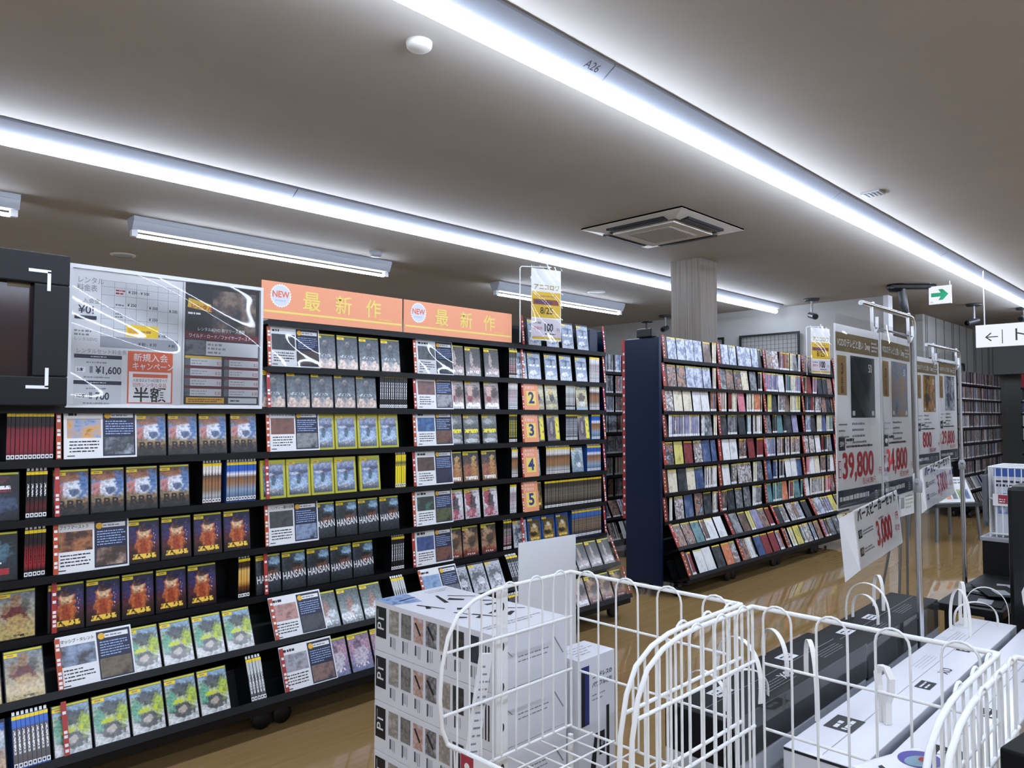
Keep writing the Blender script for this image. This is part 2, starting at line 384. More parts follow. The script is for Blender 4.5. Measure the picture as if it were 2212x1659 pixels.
light_row(2.03, [-7.66 + 2.56 * k for k in range(8)], 2.555, lambda i: '%s white LED batten of the long bright row crossing the ceiling overhead, counted from left' % nth(i), 'front row of ceiling lights')  # leftmost battens are out of view, added to brighten left-facing sides
light_row(4.62, [-7.38 + 2.47 * k for k in range(7)], 2.465, lambda i: '%s white LED batten of the middle ceiling row running above the film racks, from left' % nth(i), 'middle row of ceiling lights')  # battens past the left edge are unseen, added for more light from there
light_row(6.1, [-1.2, 1.96, 5.88], 2.42, lambda i: ['hanging tube light cut off at the left edge beyond the racks', 'single tube light with grey box housing above the price board, beyond the racks', 'single tube light with grey box housing behind the hanging yellow flyer'][i], 'separate tube lights behind the racks', deep=True)
light_row(-0.55, [-7.66 + 2.56 * k for k in range(8)], 2.555, lambda i: '%s added unseen white LED batten of the row behind the camera side, from left' % nth(i), 'added near row of unseen ceiling lights')  # unseen row, added because the room needed more light
light_row(-3.15, [-7.66 + 2.56 * k for k in range(8)], 2.555, lambda i: '%s added unseen white LED batten of the row farthest behind the camera, from left' % nth(i), 'added rear row of unseen ceiling lights')  # second unseen row, added for light from behind the camera
fx = [o for o in COL.objects if o.get('group') == 'front row of ceiling lights' and abs(o.location.x - 0.02) < 0.1][0]
t = MB(); t.T = Matrix(((1, 0, 0, 2.40), (0, 0.523, -0.852, -0.062), (0, 0.852, 0.523, -0.0465), (0, 0, 0, 1))); t.text('A26', 0, 0.0, 0.055, INK, -0.001); t.build('fixture_code', fx)

# ---------------------------------------------------------------- ceiling fittings
r = empty('air_conditioner', (5.17, 3.37, CEIL), 0, 'white square cassette air conditioner set in the ceiling before the wooden column', 'air conditioner')
mb = MB(); a, b = 0.475, 0.33
for sx, sy in ((1, 0), (-1, 0), (0, 1), (0, -1)):
    if sx: mb.prism([(sx * a, -a, -0.012), (sx * a, a, -0.012), (sx * b, b, -0.04), (sx * b, -b, -0.04)], (0, 0, 0.012), OFFW)
    else: mb.prism([(-a, sy * a, -0.012), (a, sy * a, -0.012), (b, sy * b, -0.04), (-b, sy * b, -0.04)], (0, 0, 0.012), OFFW)
mb.box((-a, -a, -0.014), (a, a, 0), OFFW); mb.build('panel_frame', r)
g = MB().box((-0.29, -0.29, -0.052), (0.29, 0.29, -0.03), OFFW); g.build('grille_frame', r)
g = MB().box((-0.2, -0.2, -0.056), (0.2, 0.2, -0.05), M('grille_grey', '8f8d86', 0.6))
for i in range(19): g.box((-0.2, -0.19 + i * 0.02, -0.058), (0.2, -0.186 + i * 0.02, -0.055), OFFW)
g.build('intake_grille', r)
for sx, sy in ((1, 0), (-1, 0), (0, 1), (0, -1)):
    s = MB()
    if sx: s.box((sx * 0.372 - 0.034, -0.27, -0.043), (sx * 0.372 + 0.034, 0.27, -0.02), BLACKP); s.box((sx * 0.362 - 0.012, -0.26, -0.047), (sx * 0.362 + 0.006, 0.26, -0.0435), DGREY)
    else: s.box((-0.27, sy * 0.372 - 0.034, -0.043), (0.27, sy * 0.372 + 0.034, -0.02), BLACKP); s.box((-0.26, sy * 0.362 - 0.012, -0.047), (0.26, sy * 0.362 + 0.006, -0.0435), DGREY)
    s.build('air_outlet', r)
def disc_thing(name, x, y, rad, h, mat, label, cat):
    o = MB().lathe([(0, -h), (rad * 0.75, -h), (rad * 0.95, -h * 0.7), (rad, 0), (0, 0)], mat).build(name, None, (x, y, CEIL)); tag(o, label, cat); return o
disc_thing('smoke_detector', 1.86, 2.38, 0.055, 0.03, OFFW, 'round white smoke detector between the two long light rows at top', 'smoke detector')
def speaker(x, y, label):
    r = empty('ceiling_speaker', (x, y, CEIL), 0, label, 'ceiling speaker')
    MB().lathe([(0.085, -0.012), (0.11, -0.008), (0.115, 0), (0.09, 0)], OFFW).build('rim', r); MB().lathe([(0, -0.008), (0.088, -0.009)], GREYP).build('mesh_grille', r)
speaker(2.38, 7.6, 'round grey ceiling speaker above the price board'); speaker(7.25, 5.7, 'round grey ceiling speaker right of the hanging yellow flyer')
disc_thing('heat_sensor', 4.0, 5.76, 0.06, 0.05, GREYP, 'small round grey sensor on the ceiling beside the end of the single tube light', 'sensor')
r = empty('wall_vent', (5.36, 1.79, CEIL), 0, 'small square grey ceiling vent right of the long bright light row', 'vent'); r.name = 'ceiling_vent'
mb = MB().box((-0.06, -0.06, -0.012), (0.06, 0.06, 0), GREYP)
for i in range(4): mb.box((-0.05, -0.045 + i * 0.026, -0.014), (0.05, -0.033 + i * 0.026, -0.011), DGREY)
mb.build('slotted_cover', r)
def camera_thing(x, y, ang, L, label, shape='bullet'):
    r = empty('security_camera', (x, y, CEIL), ang, label, 'security camera')
    MB().lathe([(0, -0.03), (0.09, -0.03), (0.1, 0), (0, 0)], DGREY).build('mounting_plate', r)
    MB().tube([(0, 0, -0.02), (0, 0, -L)], 0.014, GREYP).build('stem', r)
    b = MB().tube([(-0.06, 0, -L + 0.015), (0.12, 0, -L - 0.03)], 0.04 if shape == 'bullet' else 0.05, DGREY, 12); b.build('camera_body', r)
    MB().tube([(0.12, 0, -L - 0.03), (0.135, 0, -L - 0.034)], 0.03, BLACKP, 12).build('lens', r)
camera_thing(9.7, 4.03, 3.9, 0.22, 'dark bullet security camera hanging near the second yellow flyer')
camera_thing(11.7, 2.62, 2.6, 0.24, 'dark security camera hanging above the toilet sign')
camera_thing(9.72, 6.3, 3.4, 0.2, 'dark security camera hanging left of the wooden column')
camera_thing(12.6, 2.2, 3.0, 0.14, 'grey security camera stem just above the toilet sign, farther back')
# projector-like monitor bracket
r = empty('ceiling_bracket', (9.4, 2.72, CEIL), 0.5, 'black ceiling bracket with drooping cable next to the green arrow sign', 'bracket')
MB().bbox((-0.25, -0.06, -0.06), (0.25, 0.06, -0.01), BLACKP, 0.015).build('arm', r, (0, 0, 0), (0, 0, -1.3))
MB().lathe([(0, -0.09), (0.07, -0.085), (0.11, -0.04), (0.1, 0), (0, 0)], BLACKP, (0.02, 0.17, 0)).build('mounting_plate', r)
MB().tube([(0.0, 0.12, -0.05), (0.02, 0.1, -0.16), (0.0, 0.1, -0.25), (0.05, 0.06, -0.33)], [0.05, 0.045, 0.05, 0.03], DGREY, 10).build('camera_head', r)
MB().tube([(0.1, -0.2, -0.05), (0.12, -0.24, -0.12), (0.1, -0.22, -0.22)], 0.008, BLACKP).build('cable', r)
# green arrow sign
r = empty('exit_sign', (9.5, 2.46, 2.745), -PI / 2, 'white square sign with green right arrow hanging from the ceiling', 'sign')
MB().box((-0.115, -0.015, 0), (0.115, 0.015, 0.21), WFIX).build('case', r)
ar = MB().rect(-0.112, 0.003, 0.112, 0.207, SLIGHT, -0.0156)
ar.add([(-0.09, -0.0165, 0.085), (0.01, -0.0165, 0.085), (-0.015, -0.0165, 0.045), (0.03, -0.0165, 0.045), (0.088, -0.0165, 0.108), (0.03, -0.0165, 0.17), (-0.015, -0.0165, 0.17), (0.01, -0.0165, 0.13), (-0.09, -0.0165, 0.13)],
       [(0, 1, 7, 8), (1, 4, 7), (1, 2, 3, 4), (4, 5, 6, 7)], GREEN)
ar.text('H-', -0.1, 0.012, 0.035, GREEN, -0.0165); ar.build('arrow_face', r)
MB().tube([(0.1, 0, 0.2), (0.1, 0, 0.256)], 0.006, WFIX).tube([(-0.1, 0, 0.2), (-0.1, 0, 0.256)], 0.006, WFIX).build('hanger', r)
# toilet sign
r = empty('toilet_sign', (9.0, 2.0, 2.175), -PI / 2, 'long white hanging sign with left arrow pointing to the toilet', 'sign')
MB().box((0, -0.02, 0), (1.25, 0.02, 0.235), WFIX).build('case', r)
s = MB().rect(0.002, 0.002, 1.248, 0.233, SLIGHT, -0.0206)
s.box((0.09, -0.0212, 0.1), (0.2, -0.0208, 0.11), INK); s.add([(0.085, -0.0214, 0.105), (0.135, -0.0214, 0.06), (0.145, -0.0214, 0.068), (0.1, -0.0214, 0.105), (0.145, -0.0214, 0.142), (0.135, -0.0214, 0.15)], [(0, 1, 2, 3), (0, 3, 4, 5)], INK)
s.rect(0.235, 0.03, 0.242, 0.175, INK, -0.0214); s.text('トイレ', 0.29, 0.06, 0.15, INK, -0.0214, sx=1.25); s.build('lettered_face', r)
for xx in (0.08, 1.17): MB().tube([(xx, 0, 0.23), (xx, 0, CEIL - 2.175)], 0.006, WFIX).build('hanger_rod', r)

# ---------------------------------------------------------------- film racks
LV = {'T': 1.93, 'r0': 1.70, 'r1': 1.495, 'r2': 1.28, 'r3': 1.05, 'r4': 0.82, 'r5': 0.59}
TILT = {'s1': (-0.12, 0.39, math.radians(25)), 's2': (-0.22, 0.175, math.radians(22))}
LEAN = math.radians(6)
def row_matrix(row, y0=0.0, lean=None):
    """frame of a shelf row: origin on the shelf front edge, x along, z up the leaning face"""
    if row in LV: return Matrix.Translation((0, y0, LV[row])) @ Matrix.Rotation(-(LEAN if lean is None else lean), 4, 'X')
    y, z, a = TILT[row]; return Matrix.Translation((0, y0 + y, z)) @ Matrix.Rotation(-a, 4, 'X')
def strip_mesh(h, mat, seed, hw=0.009):
    mb = MB().box((-hw, -0.002, 0.004), (hw, 0.002, h), mat); R = random.Random(seed)
    z = h - 0.02
    while z > 0.02:
        if R.random() < 0.75: mb.rect(-0.006, z - 0.011, 0.006, z, PAPER, -0.0028)
        z -= R.choice((0.016, 0.02, 0.03))
    return mb
WIDE = [strip_mesh(0.2, (M('brown_red_strip', '8a3226', 0.45), REDSTRIP, M('rust_strip', '9c4428', 0.45))[i % 3], i + 9, 0.02).mesh('category_strip') for i in range(3)]
STRIPS = [strip_mesh(0.2, (REDSTRIP, ORSTRIP)[i % 2], i).mesh('category_strip') for i in range(4)]
def rack(name, x, y, W, label, group, levels=('T', 'r0', 'r1', 'r2', 'r3', 'r4', 'r5', 's1', 's2'), top=2.08, ends=(False, False), strips=True, rot=0.0, endmat=BLACK, deep_rear=True, rightstrip=False, tilted=True, nostrip=(), wide=False):
    r = empty(name, (x, y, 0), rot, label, 'rack', group)
    MB().box((0, 0.142, 0.1), (W, 0.158, top), BLACK).build('back_panel', r)
    for ux in (0.0, W - 0.03): MB().box((ux, 0.12, 0.06), (ux + 0.03, 0.1405, top), BLACK).build('upright', r)
    for k in levels:
        if k in LV:
            z = LV[k]; MB().box((0, -0.012, z - 0.018), (W, 0.119, z), BLACK).box((0, -0.018, z - 0.026), (W, -0.012, z + 0.004), BLACK).build('shelf', r)
        else:
            mb = MB(); mb.T = row_matrix(k); mb.box((0, -0.016, -0.02), (W, 0.134, 0), BLACK).box((0, -0.02, -0.024), (W, -0.016, 0.006), BLACK).box((0, 0.134, -0.02), (W, 0.14, 0.17), BLACK); mb.build('tilted_shelf', r)
    if tilted:
        MB().box((0, -0.2, 0.112), (W, 0.14, 0.128), BLACK).box((0, -0.226, 0.118), (W, -0.214, 0.152), BLACK).build('base', r)
        for cx in (0.05, W - 0.05):
            for cy in (-0.1, 0.31 if deep_rear else 0.1):
                c = MB().lathe([(0, -0.017), (0.046, -0.017), (0.048, 0), (0.046, 0.017), (0, 0.017)], CASTER, n=20); ob = c.build('caster', r, (cx, cy, 0.049), (PI / 2, 0, 0))
                MB().box((-0.02, 0.03, -0.024), (0.02, 0.0625, -0.0185), DGREY).box((-0.02, 0.03, 0.0185), (0.02, 0.0625, 0.024), DGREY).build('caster_fork', ob)
    else: MB().box((0, -0.02, 0), (W, 0.14, 0.1), BLACK).build('base', r)
    if deep_rear:
        mb = MB()
        for z in [q for q in LV.values() if q < top + 0.02] + [0.36, 0.14]: mb.box((0, 0.16, z - 0.018), (W, 0.295, z), BLACK)
        mb.box((0, 0.16, 0.112), (W, 0.36, 0.135), BLACK); mb.build('rear_shelves', r)
    for side, on in enumerate(ends):
        if on:
            if side == 0: MB().bbox((-0.115, -0.05, 0.1), (-0.075, 0.29, 2.1), endmat, 0.008).box((-0.076, 0.0, 0.1), (-0.002, 0.28, 2.06), BLACK).build('end_panel', r)
            else: MB().bbox((W + 0.002, 0.0, 0.1), (W + 0.022, 0.29, 2.1), endmat, 0.004).build('end_panel', r)
    if strips:
        for i, k in enumerate(levels):
            if k in nostrip: continue
            M4 = row_matrix(k) @ Matrix.Translation((0, -0.016 if k in LV else -0.0165, 0))
            for sx in ([0.021 if wide else 0.0115] + ([W - (0.021 if wide else 0.0115)] if rightstrip else [])):
                s = bpy.data.objects.new('category_strip', WIDE[i % 3] if wide else STRIPS[i % 4]); COL.objects.link(s); s.parent = r
                s.matrix_local = Matrix.Translation((sx, 0, 0)) @ M4
    return r
YA = 3.41
LOW = ('r1', 'r2', 'r3', 'r4', 'r5', 's1', 's2')
rack('display_rack', -0.07, YA, 0.9, 'black film rack at the left edge below the black framed screen', 'black film racks along the near aisle', LOW, 1.49, nostrip=('r1',))
rack('display_rack', 0.83, YA, 0.9, 'black film rack below the white-framed price board', 'black film racks along the near aisle', LOW, 1.49, nostrip=('r1',))
rack('display_rack', 1.73, YA, 0.9, 'black film rack below the left orange banner', 'black film racks along the near aisle', top=1.93, nostrip=('T',))
rack('display_rack', 2.63, YA, 0.9, 'black film rack below the right orange banner', 'black film racks along the near aisle', top=1.93, nostrip=('T',))
rack('display_rack', 3.53, YA, 0.9, 'black film rack with numbers two to five, at the right end of the row', 'black film racks along the near aisle', ends=(False, True), endmat=NAVYPANEL, rightstrip=True)

# --- disc cases
DVDW, DVDH = 0.132, 0.19
covers = {
 'fantasy': ('blue and orange fantasy cover', cover('cover_fantasy', [(0.1, '2a2a2c'), (0.26, '5d4a38'), (0.36, '94805e'), (0.5, 'b4c4d8'), (0.72, '7f9cc4'), (0.9, '7a5038')], [(.2, .58, .18, .14, 'c8786a', .85), (.82, .72, .16, .32, '4f78b0', .85), (.52, .6, .24, .2, 'eef2fa', .9), (.38, .86, .32, .09, '9c6440', .9), (.6, .52, .14, .08, '35507c', .9), (.5, .3, .45, .06, 'a88c60', .7)], [], 1.3)),
 'purple': ('purple and orange fire cover', cover('cover_purple', [(0.02, '1b1012'), (0.2, '3b1a14'), (0.4, '5a2a35'), (0.65, '3d3468'), (0.95, '232448')], [(.5, .5, .25, .3, 'd8743a', .95), (.5, .68, .16, .12, 'f3cfa0', .9), (.5, .4, .12, .2, 'a03a1e', .8), (.5, .8, .12, .07, '2a1820', .9)], [(.12, .9, .08, .2, 'f0c84a', .6, 13), (.82, .9, .35, .9, 'd0cde0', .42, 22)], 2.1)),
 'green': ('green-splashed white cover', cover('cover_green', [(0.05, 'eef0ee'), (0.3, 'd8ddd8'), (0.6, 'cfe0a0'), (0.9, '9ab8d0')], [(.5, .28, .4, .15, '4a4a48', .9), (.55, .75, .35, .15, '50565c', .9), (.15, .5, .15, .2, '6fb89a', .9), (.85, .55, .16, .22, 'b9d24a', .9), (.5, .28, .12, .08, 'cfc3b4', .8)], [(.2, .8, .44, .53, 'c9d21e', .6, 12), (.2, .8, .36, .42, '2f3330', .5, 20)], 3.4, .2)),
 'gold': ('pale gold red-figured cover', cover('cover_gold', [(0.0, 'c9b06a'), (0.3, 'c8b27c'), (0.6, 'a9a48e'), (0.9, '8d949a')], [(.5, .52, .32, .2, '6e1f22', .95), (.5, .3, .28, .18, 'd0b070', .8), (.48, .82, .12, .12, 'a8805c', .95), (.2, .68, .12, .1, '9a7a5a', .8), (.75, .7, .1, .14, '5b5a52', .8)], [(.15, .85, .03, .08, '2a2118', .5, 14)], 4.2)),
 'u0dark': ('black white-lettered cover', cover('cover_black', [(0.05, '15171f'), (0.4, '2a3346'), (0.7, '14161c')], [(.4, .35, .5, .16, '4a5a7a', .8), (.4, .9, .35, .08, '5a2830', .8)], [(.0, .8, .68, .76, 'f0f0f0', .6, 9), (.0, .8, .62, .67, '8a2030', .6, 10)], 5.5)),
 'u0teal': ('teal red-lettered cover', cover('cover_teal', [(0.05, '1a1d22'), (0.4, '25343c'), (0.9, '20262c')], [(.5, .62, .3, .22, '55798a', .8)], [(.1, .8, .12, .26, 'a02a30', .6, 10), (.2, .6, .36, .4, 'e0e4e8', .6, 12)], 6.5)),
 'bluebeach': ('blue sky and tan cover', cover('cover_beach', [(0.05, 'd0ac78'), (0.35, 'b48a68'), (0.55, 'a8b8c4'), (0.78, 'e0e6ea'), (0.86, '2f66c0')], [(.4, .4, .35, .2, '8a6a58', .8)], [], 7.5)),
 'grey': ('misty grey-blue cover', cover('cover_grey', [(0.02, 'cdb4a4'), (0.2, 'a8a4a2'), (0.4, '6b7780'), (0.9, '4b565f')], [(.2, .12, .16, .16, 'e6ccba', .95), (.8, .12, .16, .16, 'e6ccba', .95), (.5, .78, .1, .1, 'c0b4ac', .8), (.5, .6, .12, .25, '48525a', .8)], [(.15, .85, .36, .44, 'c8ced2', .5, 16)], 8.5)),
 'gown': ('yellow-edged blue gown cover', cover('cover_gown', [(0.02, '5d5f66'), (0.25, '7f93ae'), (0.55, '8ba4cc'), (0.75, '6c7aa0'), (0.95, 'a9b2cc')], [(.5, .34, .42, .2, 'b9d2ec', .95), (.5, .5, .12, .16, '4a6c80', .9), (.5, .66, .1, .08, '6c6a70', .9), (.3, .68, .2, .04, 'd8dde6', .8), (.75, .72, .2, .05, '50546a', .8)], [(.2, .8, .14, .2, 'b08a60', .5, 18)], 9.2)),
 'hansan': ('dark ragged-lettered cover', cover('cover_hansan', [(0.02, '24282a'), (0.3, '39424a'), (0.6, '3c474e'), (0.9, '46555e')], [(.62, .56, .26, .12, '7a4e3e', .95), (.8, .86, .22, .12, '9cc0dc', .9), (.25, .7, .2, .2, '2a3034', .9), (.6, .66, .22, .06, '1d1d1e', .9)], [], 10.7)),
 'water': ('grey-green water cover', cover('cover_water', [(0.02, '6f7a78'), (0.3, 'a8b4b4'), (0.6, '7c8c8c'), (0.9, '5f6c6c')], [(.5, .45, .16, .3, 'b08070', .85), (.3, .2, .3, .12, 'eef2f4', .9), (.7, .4, .2, .1, 'e4eaee', .8)], [(.2, .9, .08, .2, 'f4f6f8', .5, 15)], 11.4)),
 'pink': ('lilac and pink cover', cover('cover_pink', [(0.02, '8a94b4'), (0.4, 'b09ac0'), (0.7, 'd2a8b8'), (0.95, '9a86a0')], [(.5, .45, .3, .25, 'e8e0ea', .8), (.4, .75, .2, .12, '6a5a72', .8)], [(.2, .8, .1, .2, 'f4f0f4', .5, 15)], 12.4)),
 'charcoal': ('charcoal pale-figured cover', cover('cover_charcoal', [(0.02, 'a49c98'), (0.2, '6e5c5a'), (0.5, '4c4a4a'), (0.9, '474646')], [(.4, .6, .1, .2, 'c8b8ae', .8), (.6, .2, .35, .12, 'b89c98', .85)], [(.1, .9, .08, .2, 'e8e4e2', .5, 17)], 13.4)),
 'rose': ('white and dusky pink cover', cover('cover_rose', [(0.05, 'e8e4e2'), (0.3, 'b89a96'), (0.6, '6e5a58'), (0.9, 'cfc6c2')], [(.35, .65, .22, .2, 'e2b8aa', .9), (.7, .6, .2, .2, '3c3434', .9), (.3, .35, .16, .1, '8c2a30', .85)], [(.1, .95, .08, .22, 'fafafa', .6, 13)], 14.4)),
 'greyyellow': ('grey yellow-lettered cover', cover('cover_greyyellow', [(0.02, '75797a'), (0.5, '4c5254'), (0.9, '808686')], [(.4, .8, .3, .1, 'b8bcbc', .8), (.6, .25, .3, .12, '9aa0a0', .8), (.5, .1, .4, .07, 'dfe3e3', .9)], [(.06, .94, .38, .52, 'e8d824', .62, 12)], 15.3)),
 'browngold': ('brown and gold cover', cover('cover_browngold', [(0.02, '8c6440'), (0.4, 'a47c54'), (0.65, '5c4a42'), (0.95, '3e3e46')], [(.7, .45, .18, .32, 'c89458', .85), (.3, .35, .2, .2, 'b86a58', .85), (.7, .8, .15, .1, 'e0c070', .7)], [(.1, .9, .04, .16, 'f2efe8', .6, 13)], 16.2)),
 'redwhite': ('white red-figured cover', cover('cover_redwhite', [(0.02, 'd8ccd2'), (0.5, 'e8e4e8'), (0.95, 'eceaec')], [(.3, .7, .22, .28, 'b03848', .9), (.55, .5, .18, .32, '3c343c', .9), (.4, .2, .3, .14, 'c86a78', .8)], [(.1, .9, .03, .14, '8a2434', .5, 14)], 17.1)),
 'redbrown': ('tan and red adventure cover', cover('cover_redbrown', [(0.02, '3a2e2c'), (0.15, '8c2a20'), (0.3, 'b09070'), (0.6, '7a5a44'), (0.95, '4c4440')], [(.4, .7, .3, .2, 'c49c78', .85), (.6, .5, .25, .18, '3c3430', .85), (.3, .9, .15, .06, 'e0c8a0', .8)], [(.2, .8, .05, .11, 'e8d8d0', .55, 15)], 18.1)),
 'mono': ('black and white sketched cover', cover('cover_mono', [(0.05, 'd4d8de'), (0.5, 'a8aeb8'), (0.95, 'c4c8d0')], [(.5, .5, .35, .3, '4a4e56', .85), (.6, .4, .2, .15, 'e4e8ec', .9)], [(.1, .9, .08, .3, '2a2c30', .5, 13)], 19.2, .25)),
 'snow': ('snowy blue-white cover', cover('cover_snow', [(0.05, 'c8d0dc'), (0.3, '8c9cb4'), (0.6, '9cacc4'), (0.95, 'b4c2d4')], [(.5, .8, .35, .05, '54688a', .8), (.55, .72, .08, .14, '4a5a78', .8), (.4, .25, .3, .1, 'e8ecf2', .9)], [(.12, .9, .5, .58, 'f4f6fa', .6, 9), (.2, .8, .1, .2, '4a5872', .5, 14)], 20.2)),
 'cream': ('cream dark-figured cover', cover('cover_cream', [(0.05, 'b8ae90'), (0.3, '8a8a7c'), (0.5, 'd8cfa8'), (0.95, 'e8e0c0')], [(.5, .5, .18, .16, '3a4046', .95), (.5, .62, .1, .08, '8a6a48', .9), (.5, .15, .4, .07, 'd4c890', .9), (.45, .72, .12, .1, 'e8d080', .9)], [], 21.2)),
 'cream2': ('cream blue-bordered cover', cover('cover_cream2', [(0.0, '9cc4dc'), (0.16, 'b8ae90'), (0.5, 'd8cfa8'), (0.86, 'c8c090'), (0.95, '4a86b8')], [(.5, .5, .3, .16, '4a3a2a', .9), (.5, .25, .25, .1, 'e8ecec', .9)], [], 22.2)),
 'yellowside': ('dark yellow-sided cover', cover('cover_yellowside', [(0.05, '8a8088'), (0.5, '6a626c'), (0.95, '9a9098')], [(.4, .55, .25, .4, '4a4650', .8), (.35, .5, .12, .2, 'c0b0b0', .7)], [(.66, .98, .05, .95, 'e6da3a', .66, 9)], 23.2)),
 'ice': ('icy blue cover', cover('cover_ice', [(0.05, '8aa0ac'), (0.5, 'a8c0cc'), (0.95, 'd4dee4')], [(.5, .5, .25, .3, '6a8494', .8), (.6, .3, .2, .1, 'f0f4f6', .9)], [], 24.2)),
 'goldblack': ('black and gold cover', cover('cover_goldblack', [(0.05, '2a2416'), (0.25, 'a8863a'), (0.6, '3a3020'), (0.95, '6a5628')], [(.5, .6, .3, .2, 'c8a868', .85), (.5, .75, .14, .1, 'e8e0d8', .7), (.4, .4, .3, .1, '1c1812', .9)], [(.1, .9, .16, .26, 'e8c860', .6, 12)], 25.2)),
}
covers['goldblue'] = ('gold cover blue-cased', covers['goldblack'][1])
HANS = None
def make_dvd(key):
    desc, cm = covers[key]; bodym = M('blue_case_plastic', '274a86', 0.25) if key == 'goldblue' else M('yellow_case_edge', 'b8b43a', 0.35) if key == 'gown' else CASE
    h = DVDW / 2
    r = MB().bbox((-h, 0, 0), (h, 0.0145, DVDH), bodym, 0.0015).build('dvd_case')
    a, b0, t0 = (h - 0.004, 0.006, 0.178) if key not in ('gown', 'goldblue') else (h - 0.013, 0.012, 0.168)
    MB().box((-a, -0.0012, b0), (a, 0.0002, t0), cm).build('cover_sheet', r)
    if key == 'fantasy':
        MB().text('RRR', 0, 0.03, 0.047, M('title_brown', '241d18', 0.4), -0.0018, 'c', 1.15, 0.025).build('title_lettering', r)
    if key == 'hansan':
        MB().text('HANSAN', 0.002, 0.058, 0.052, PAPER, -0.0018, 'c', 0.6, 0.01, 0.06).build('title_lettering', r)
    if key not in ('goldblue', 'snow', 'cream', 'cream2', 'ice', 'bluebeach', 'mono'):
        MB().box((-h + 0.004, -0.0014, 0.1795), (h - 0.004, 0.0002, 0.187), YELG).build('rental_strip', r)
    MB().box((-h + 0.003, -0.0024, 0.164), (-h + 0.046, -0.0012, 0.1765), YEL).rect(-h + 0.012, 0.168, -h + 0.034, 0.173, TAN, -0.0026).build('rental_sticker', r)
    return r
SP = {
 'redspine': ('dark red spine', spine_mat('spine_red', [(0.05, '2a1216'), (0.2, '7c2430'), (0.7, '8a2a36'), (0.78, '241a1c')], None), CASE),
 'blackred': ('black and red spine', spine_mat('spine_blackred', [(0.1, '101114'), (0.25, '5a1e26'), (0.45, '15161a')], (0.5, 0.8, 'e8e8ea')), CASE),
 'redcap': ('black red-lettered spine', spine_mat('spine_redcap', [(0.15, '141416'), (0.3, 'a02830'), (0.6, '8c2028'), (0.75, '1a1416')], (0.3, 0.7, '2a0a0c')), CASE),
 'brownspine': ('brown striped spine', spine_mat('spine_brown', [(0.05, '5a2a24'), (0.2, 'b0b4b8'), (0.35, '8c7458'), (0.55, '9a6a44'), (0.75, '5c4a3c'), (0.85, 'd8d4cc')], (0.75, 0.9, 'f0f0f0')), CASE),
 'bluespine': ('blue and brown spine', spine_mat('spine_blue', [(0.05, '2c4a6a'), (0.3, '88a0b4'), (0.5, '9c7048'), (0.66, '7a5a3c'), (0.75, 'e4e6ea'), (0.84, '2a5cb4')], None), M('blue_case_plastic', '274a86', 0.25)),
 'goldspine': ('gold and black spine', spine_mat('spine_gold', [(0.15, '181216'), (0.3, '6a3a1c'), (0.45, 'd8a44a'), (0.75, 'e0b868'), (0.85, '3a2418')], None), CASE),
 'bluewhite': ('blue-topped white-marked spine', spine_mat('spine_bluewhite', [(0.05, '2c58b0'), (0.1, '50463e'), (0.5, '6a6258'), (0.8, '4a443e'), (0.86, '2f66c4')], (0.3, 0.8, 'f2f2f0')), M('blue_case_plastic', '274a86', 0.25)),
 'greyspine': ('grey and white spine', spine_mat('spine_grey', [(0.1, '2c2e30'), (0.4, '9a9c9c'), (0.6, '4c5052'), (0.8, 'c4c8c4')], (0.2, 0.8, 'e8eae8')), CASE),
 'blackwhite': ('black white-lettered spine', spine_mat('spine_blackwhite', [(0.1, '131416'), (0.8, '1c1e22')], (0.3, 0.85, 'e4e6e8')), CASE),
 'yellowspine': ('bright yellow spine', spine_mat('spine_yellow', [(0.1, 'e6d024'), (0.7, 'ecd828'), (0.8, '6a6a50'), (0.9, 'e6d024')], (0.7, 0.86, '2a2a20')), CASE),
 'redblack': ('black and red-bottomed spine', spine_mat('spine_redblack', [(0.1, '2a1014'), (0.4, '6c2430'), (0.6, '2c2a2c'), (0.85, '3c3a38')], (0.2, 0.8, 'd8cccc')), CASE),
 'whitespine': ('pale grey spine', spine_mat('spine_white', [(0.05, '9a9ca0'), (0.4, 'd8dadc'), (0.7, 'b0b2b6'), (0.9, 'e4e4e4')], (0.3, 0.8, '8a2a30')), CASE),
 'darkyellow': ('dark yellow-lettered spine', spine_mat('spine_darkyellow', [(0.1, '2c2e26'), (0.8, '3a3c30')], (0.2, 0.85, 'd8d040')), CASE),
 'darkwhite': ('pale-striped blue-grey spine', spine_mat('spine_darkwhite', [(0.1, '30343c'), (0.5, '565a66'), (0.85, '3a3e48')], (0.15, 0.9, 'd4d8e0')), CASE),
 'darkspine': ('dark grey-brown spine', spine_mat('spine_dark', [(0.1, '2c2822'), (0.5, '4a463c'), (0.85, '38342e')], (0.25, 0.8, '8c8474')), CASE),
 'darkblue': ('brown blue-cased spine', spine_mat('spine_darkblue', [(0.05, '20304a'), (0.2, '4c443a'), (0.7, '3c3830'), (0.86, '3a64a8')], (0.25, 0.75, 'b09878')), M('blue_case_plastic', '274a86', 0.25)),
}
def make_spine(key):
    desc, sm, bm_ = SP[key]
    r = MB().box((-0.0069, 0, 0), (0.0069, 0.128, DVDH), bm_).build('rental_case')
    MB().box((-0.0062, -0.001, 0.004), (0.0062, 0.0001, 0.174), sm).build('spine_sleeve', r)
    MB().box((-0.0069, -0.0014, 0.1742), (0.0069, 0.0002, 0.187), YEL).build('rental_label', r)
    if key not in ('whitespine', 'darkspine', 'redspine'): MB().box((-0.0045, 0.004, 0.188), (0.0045, 0.006, 0.203), TAG).build('index_tab', r)
    MB().box((-0.006, -0.0016, 0.008), (0.006, -0.0008, 0.024), TAG).rect(-0.003, 0.012, 0.003, 0.02, INK, -0.0018).build('number_label', r)
    return r
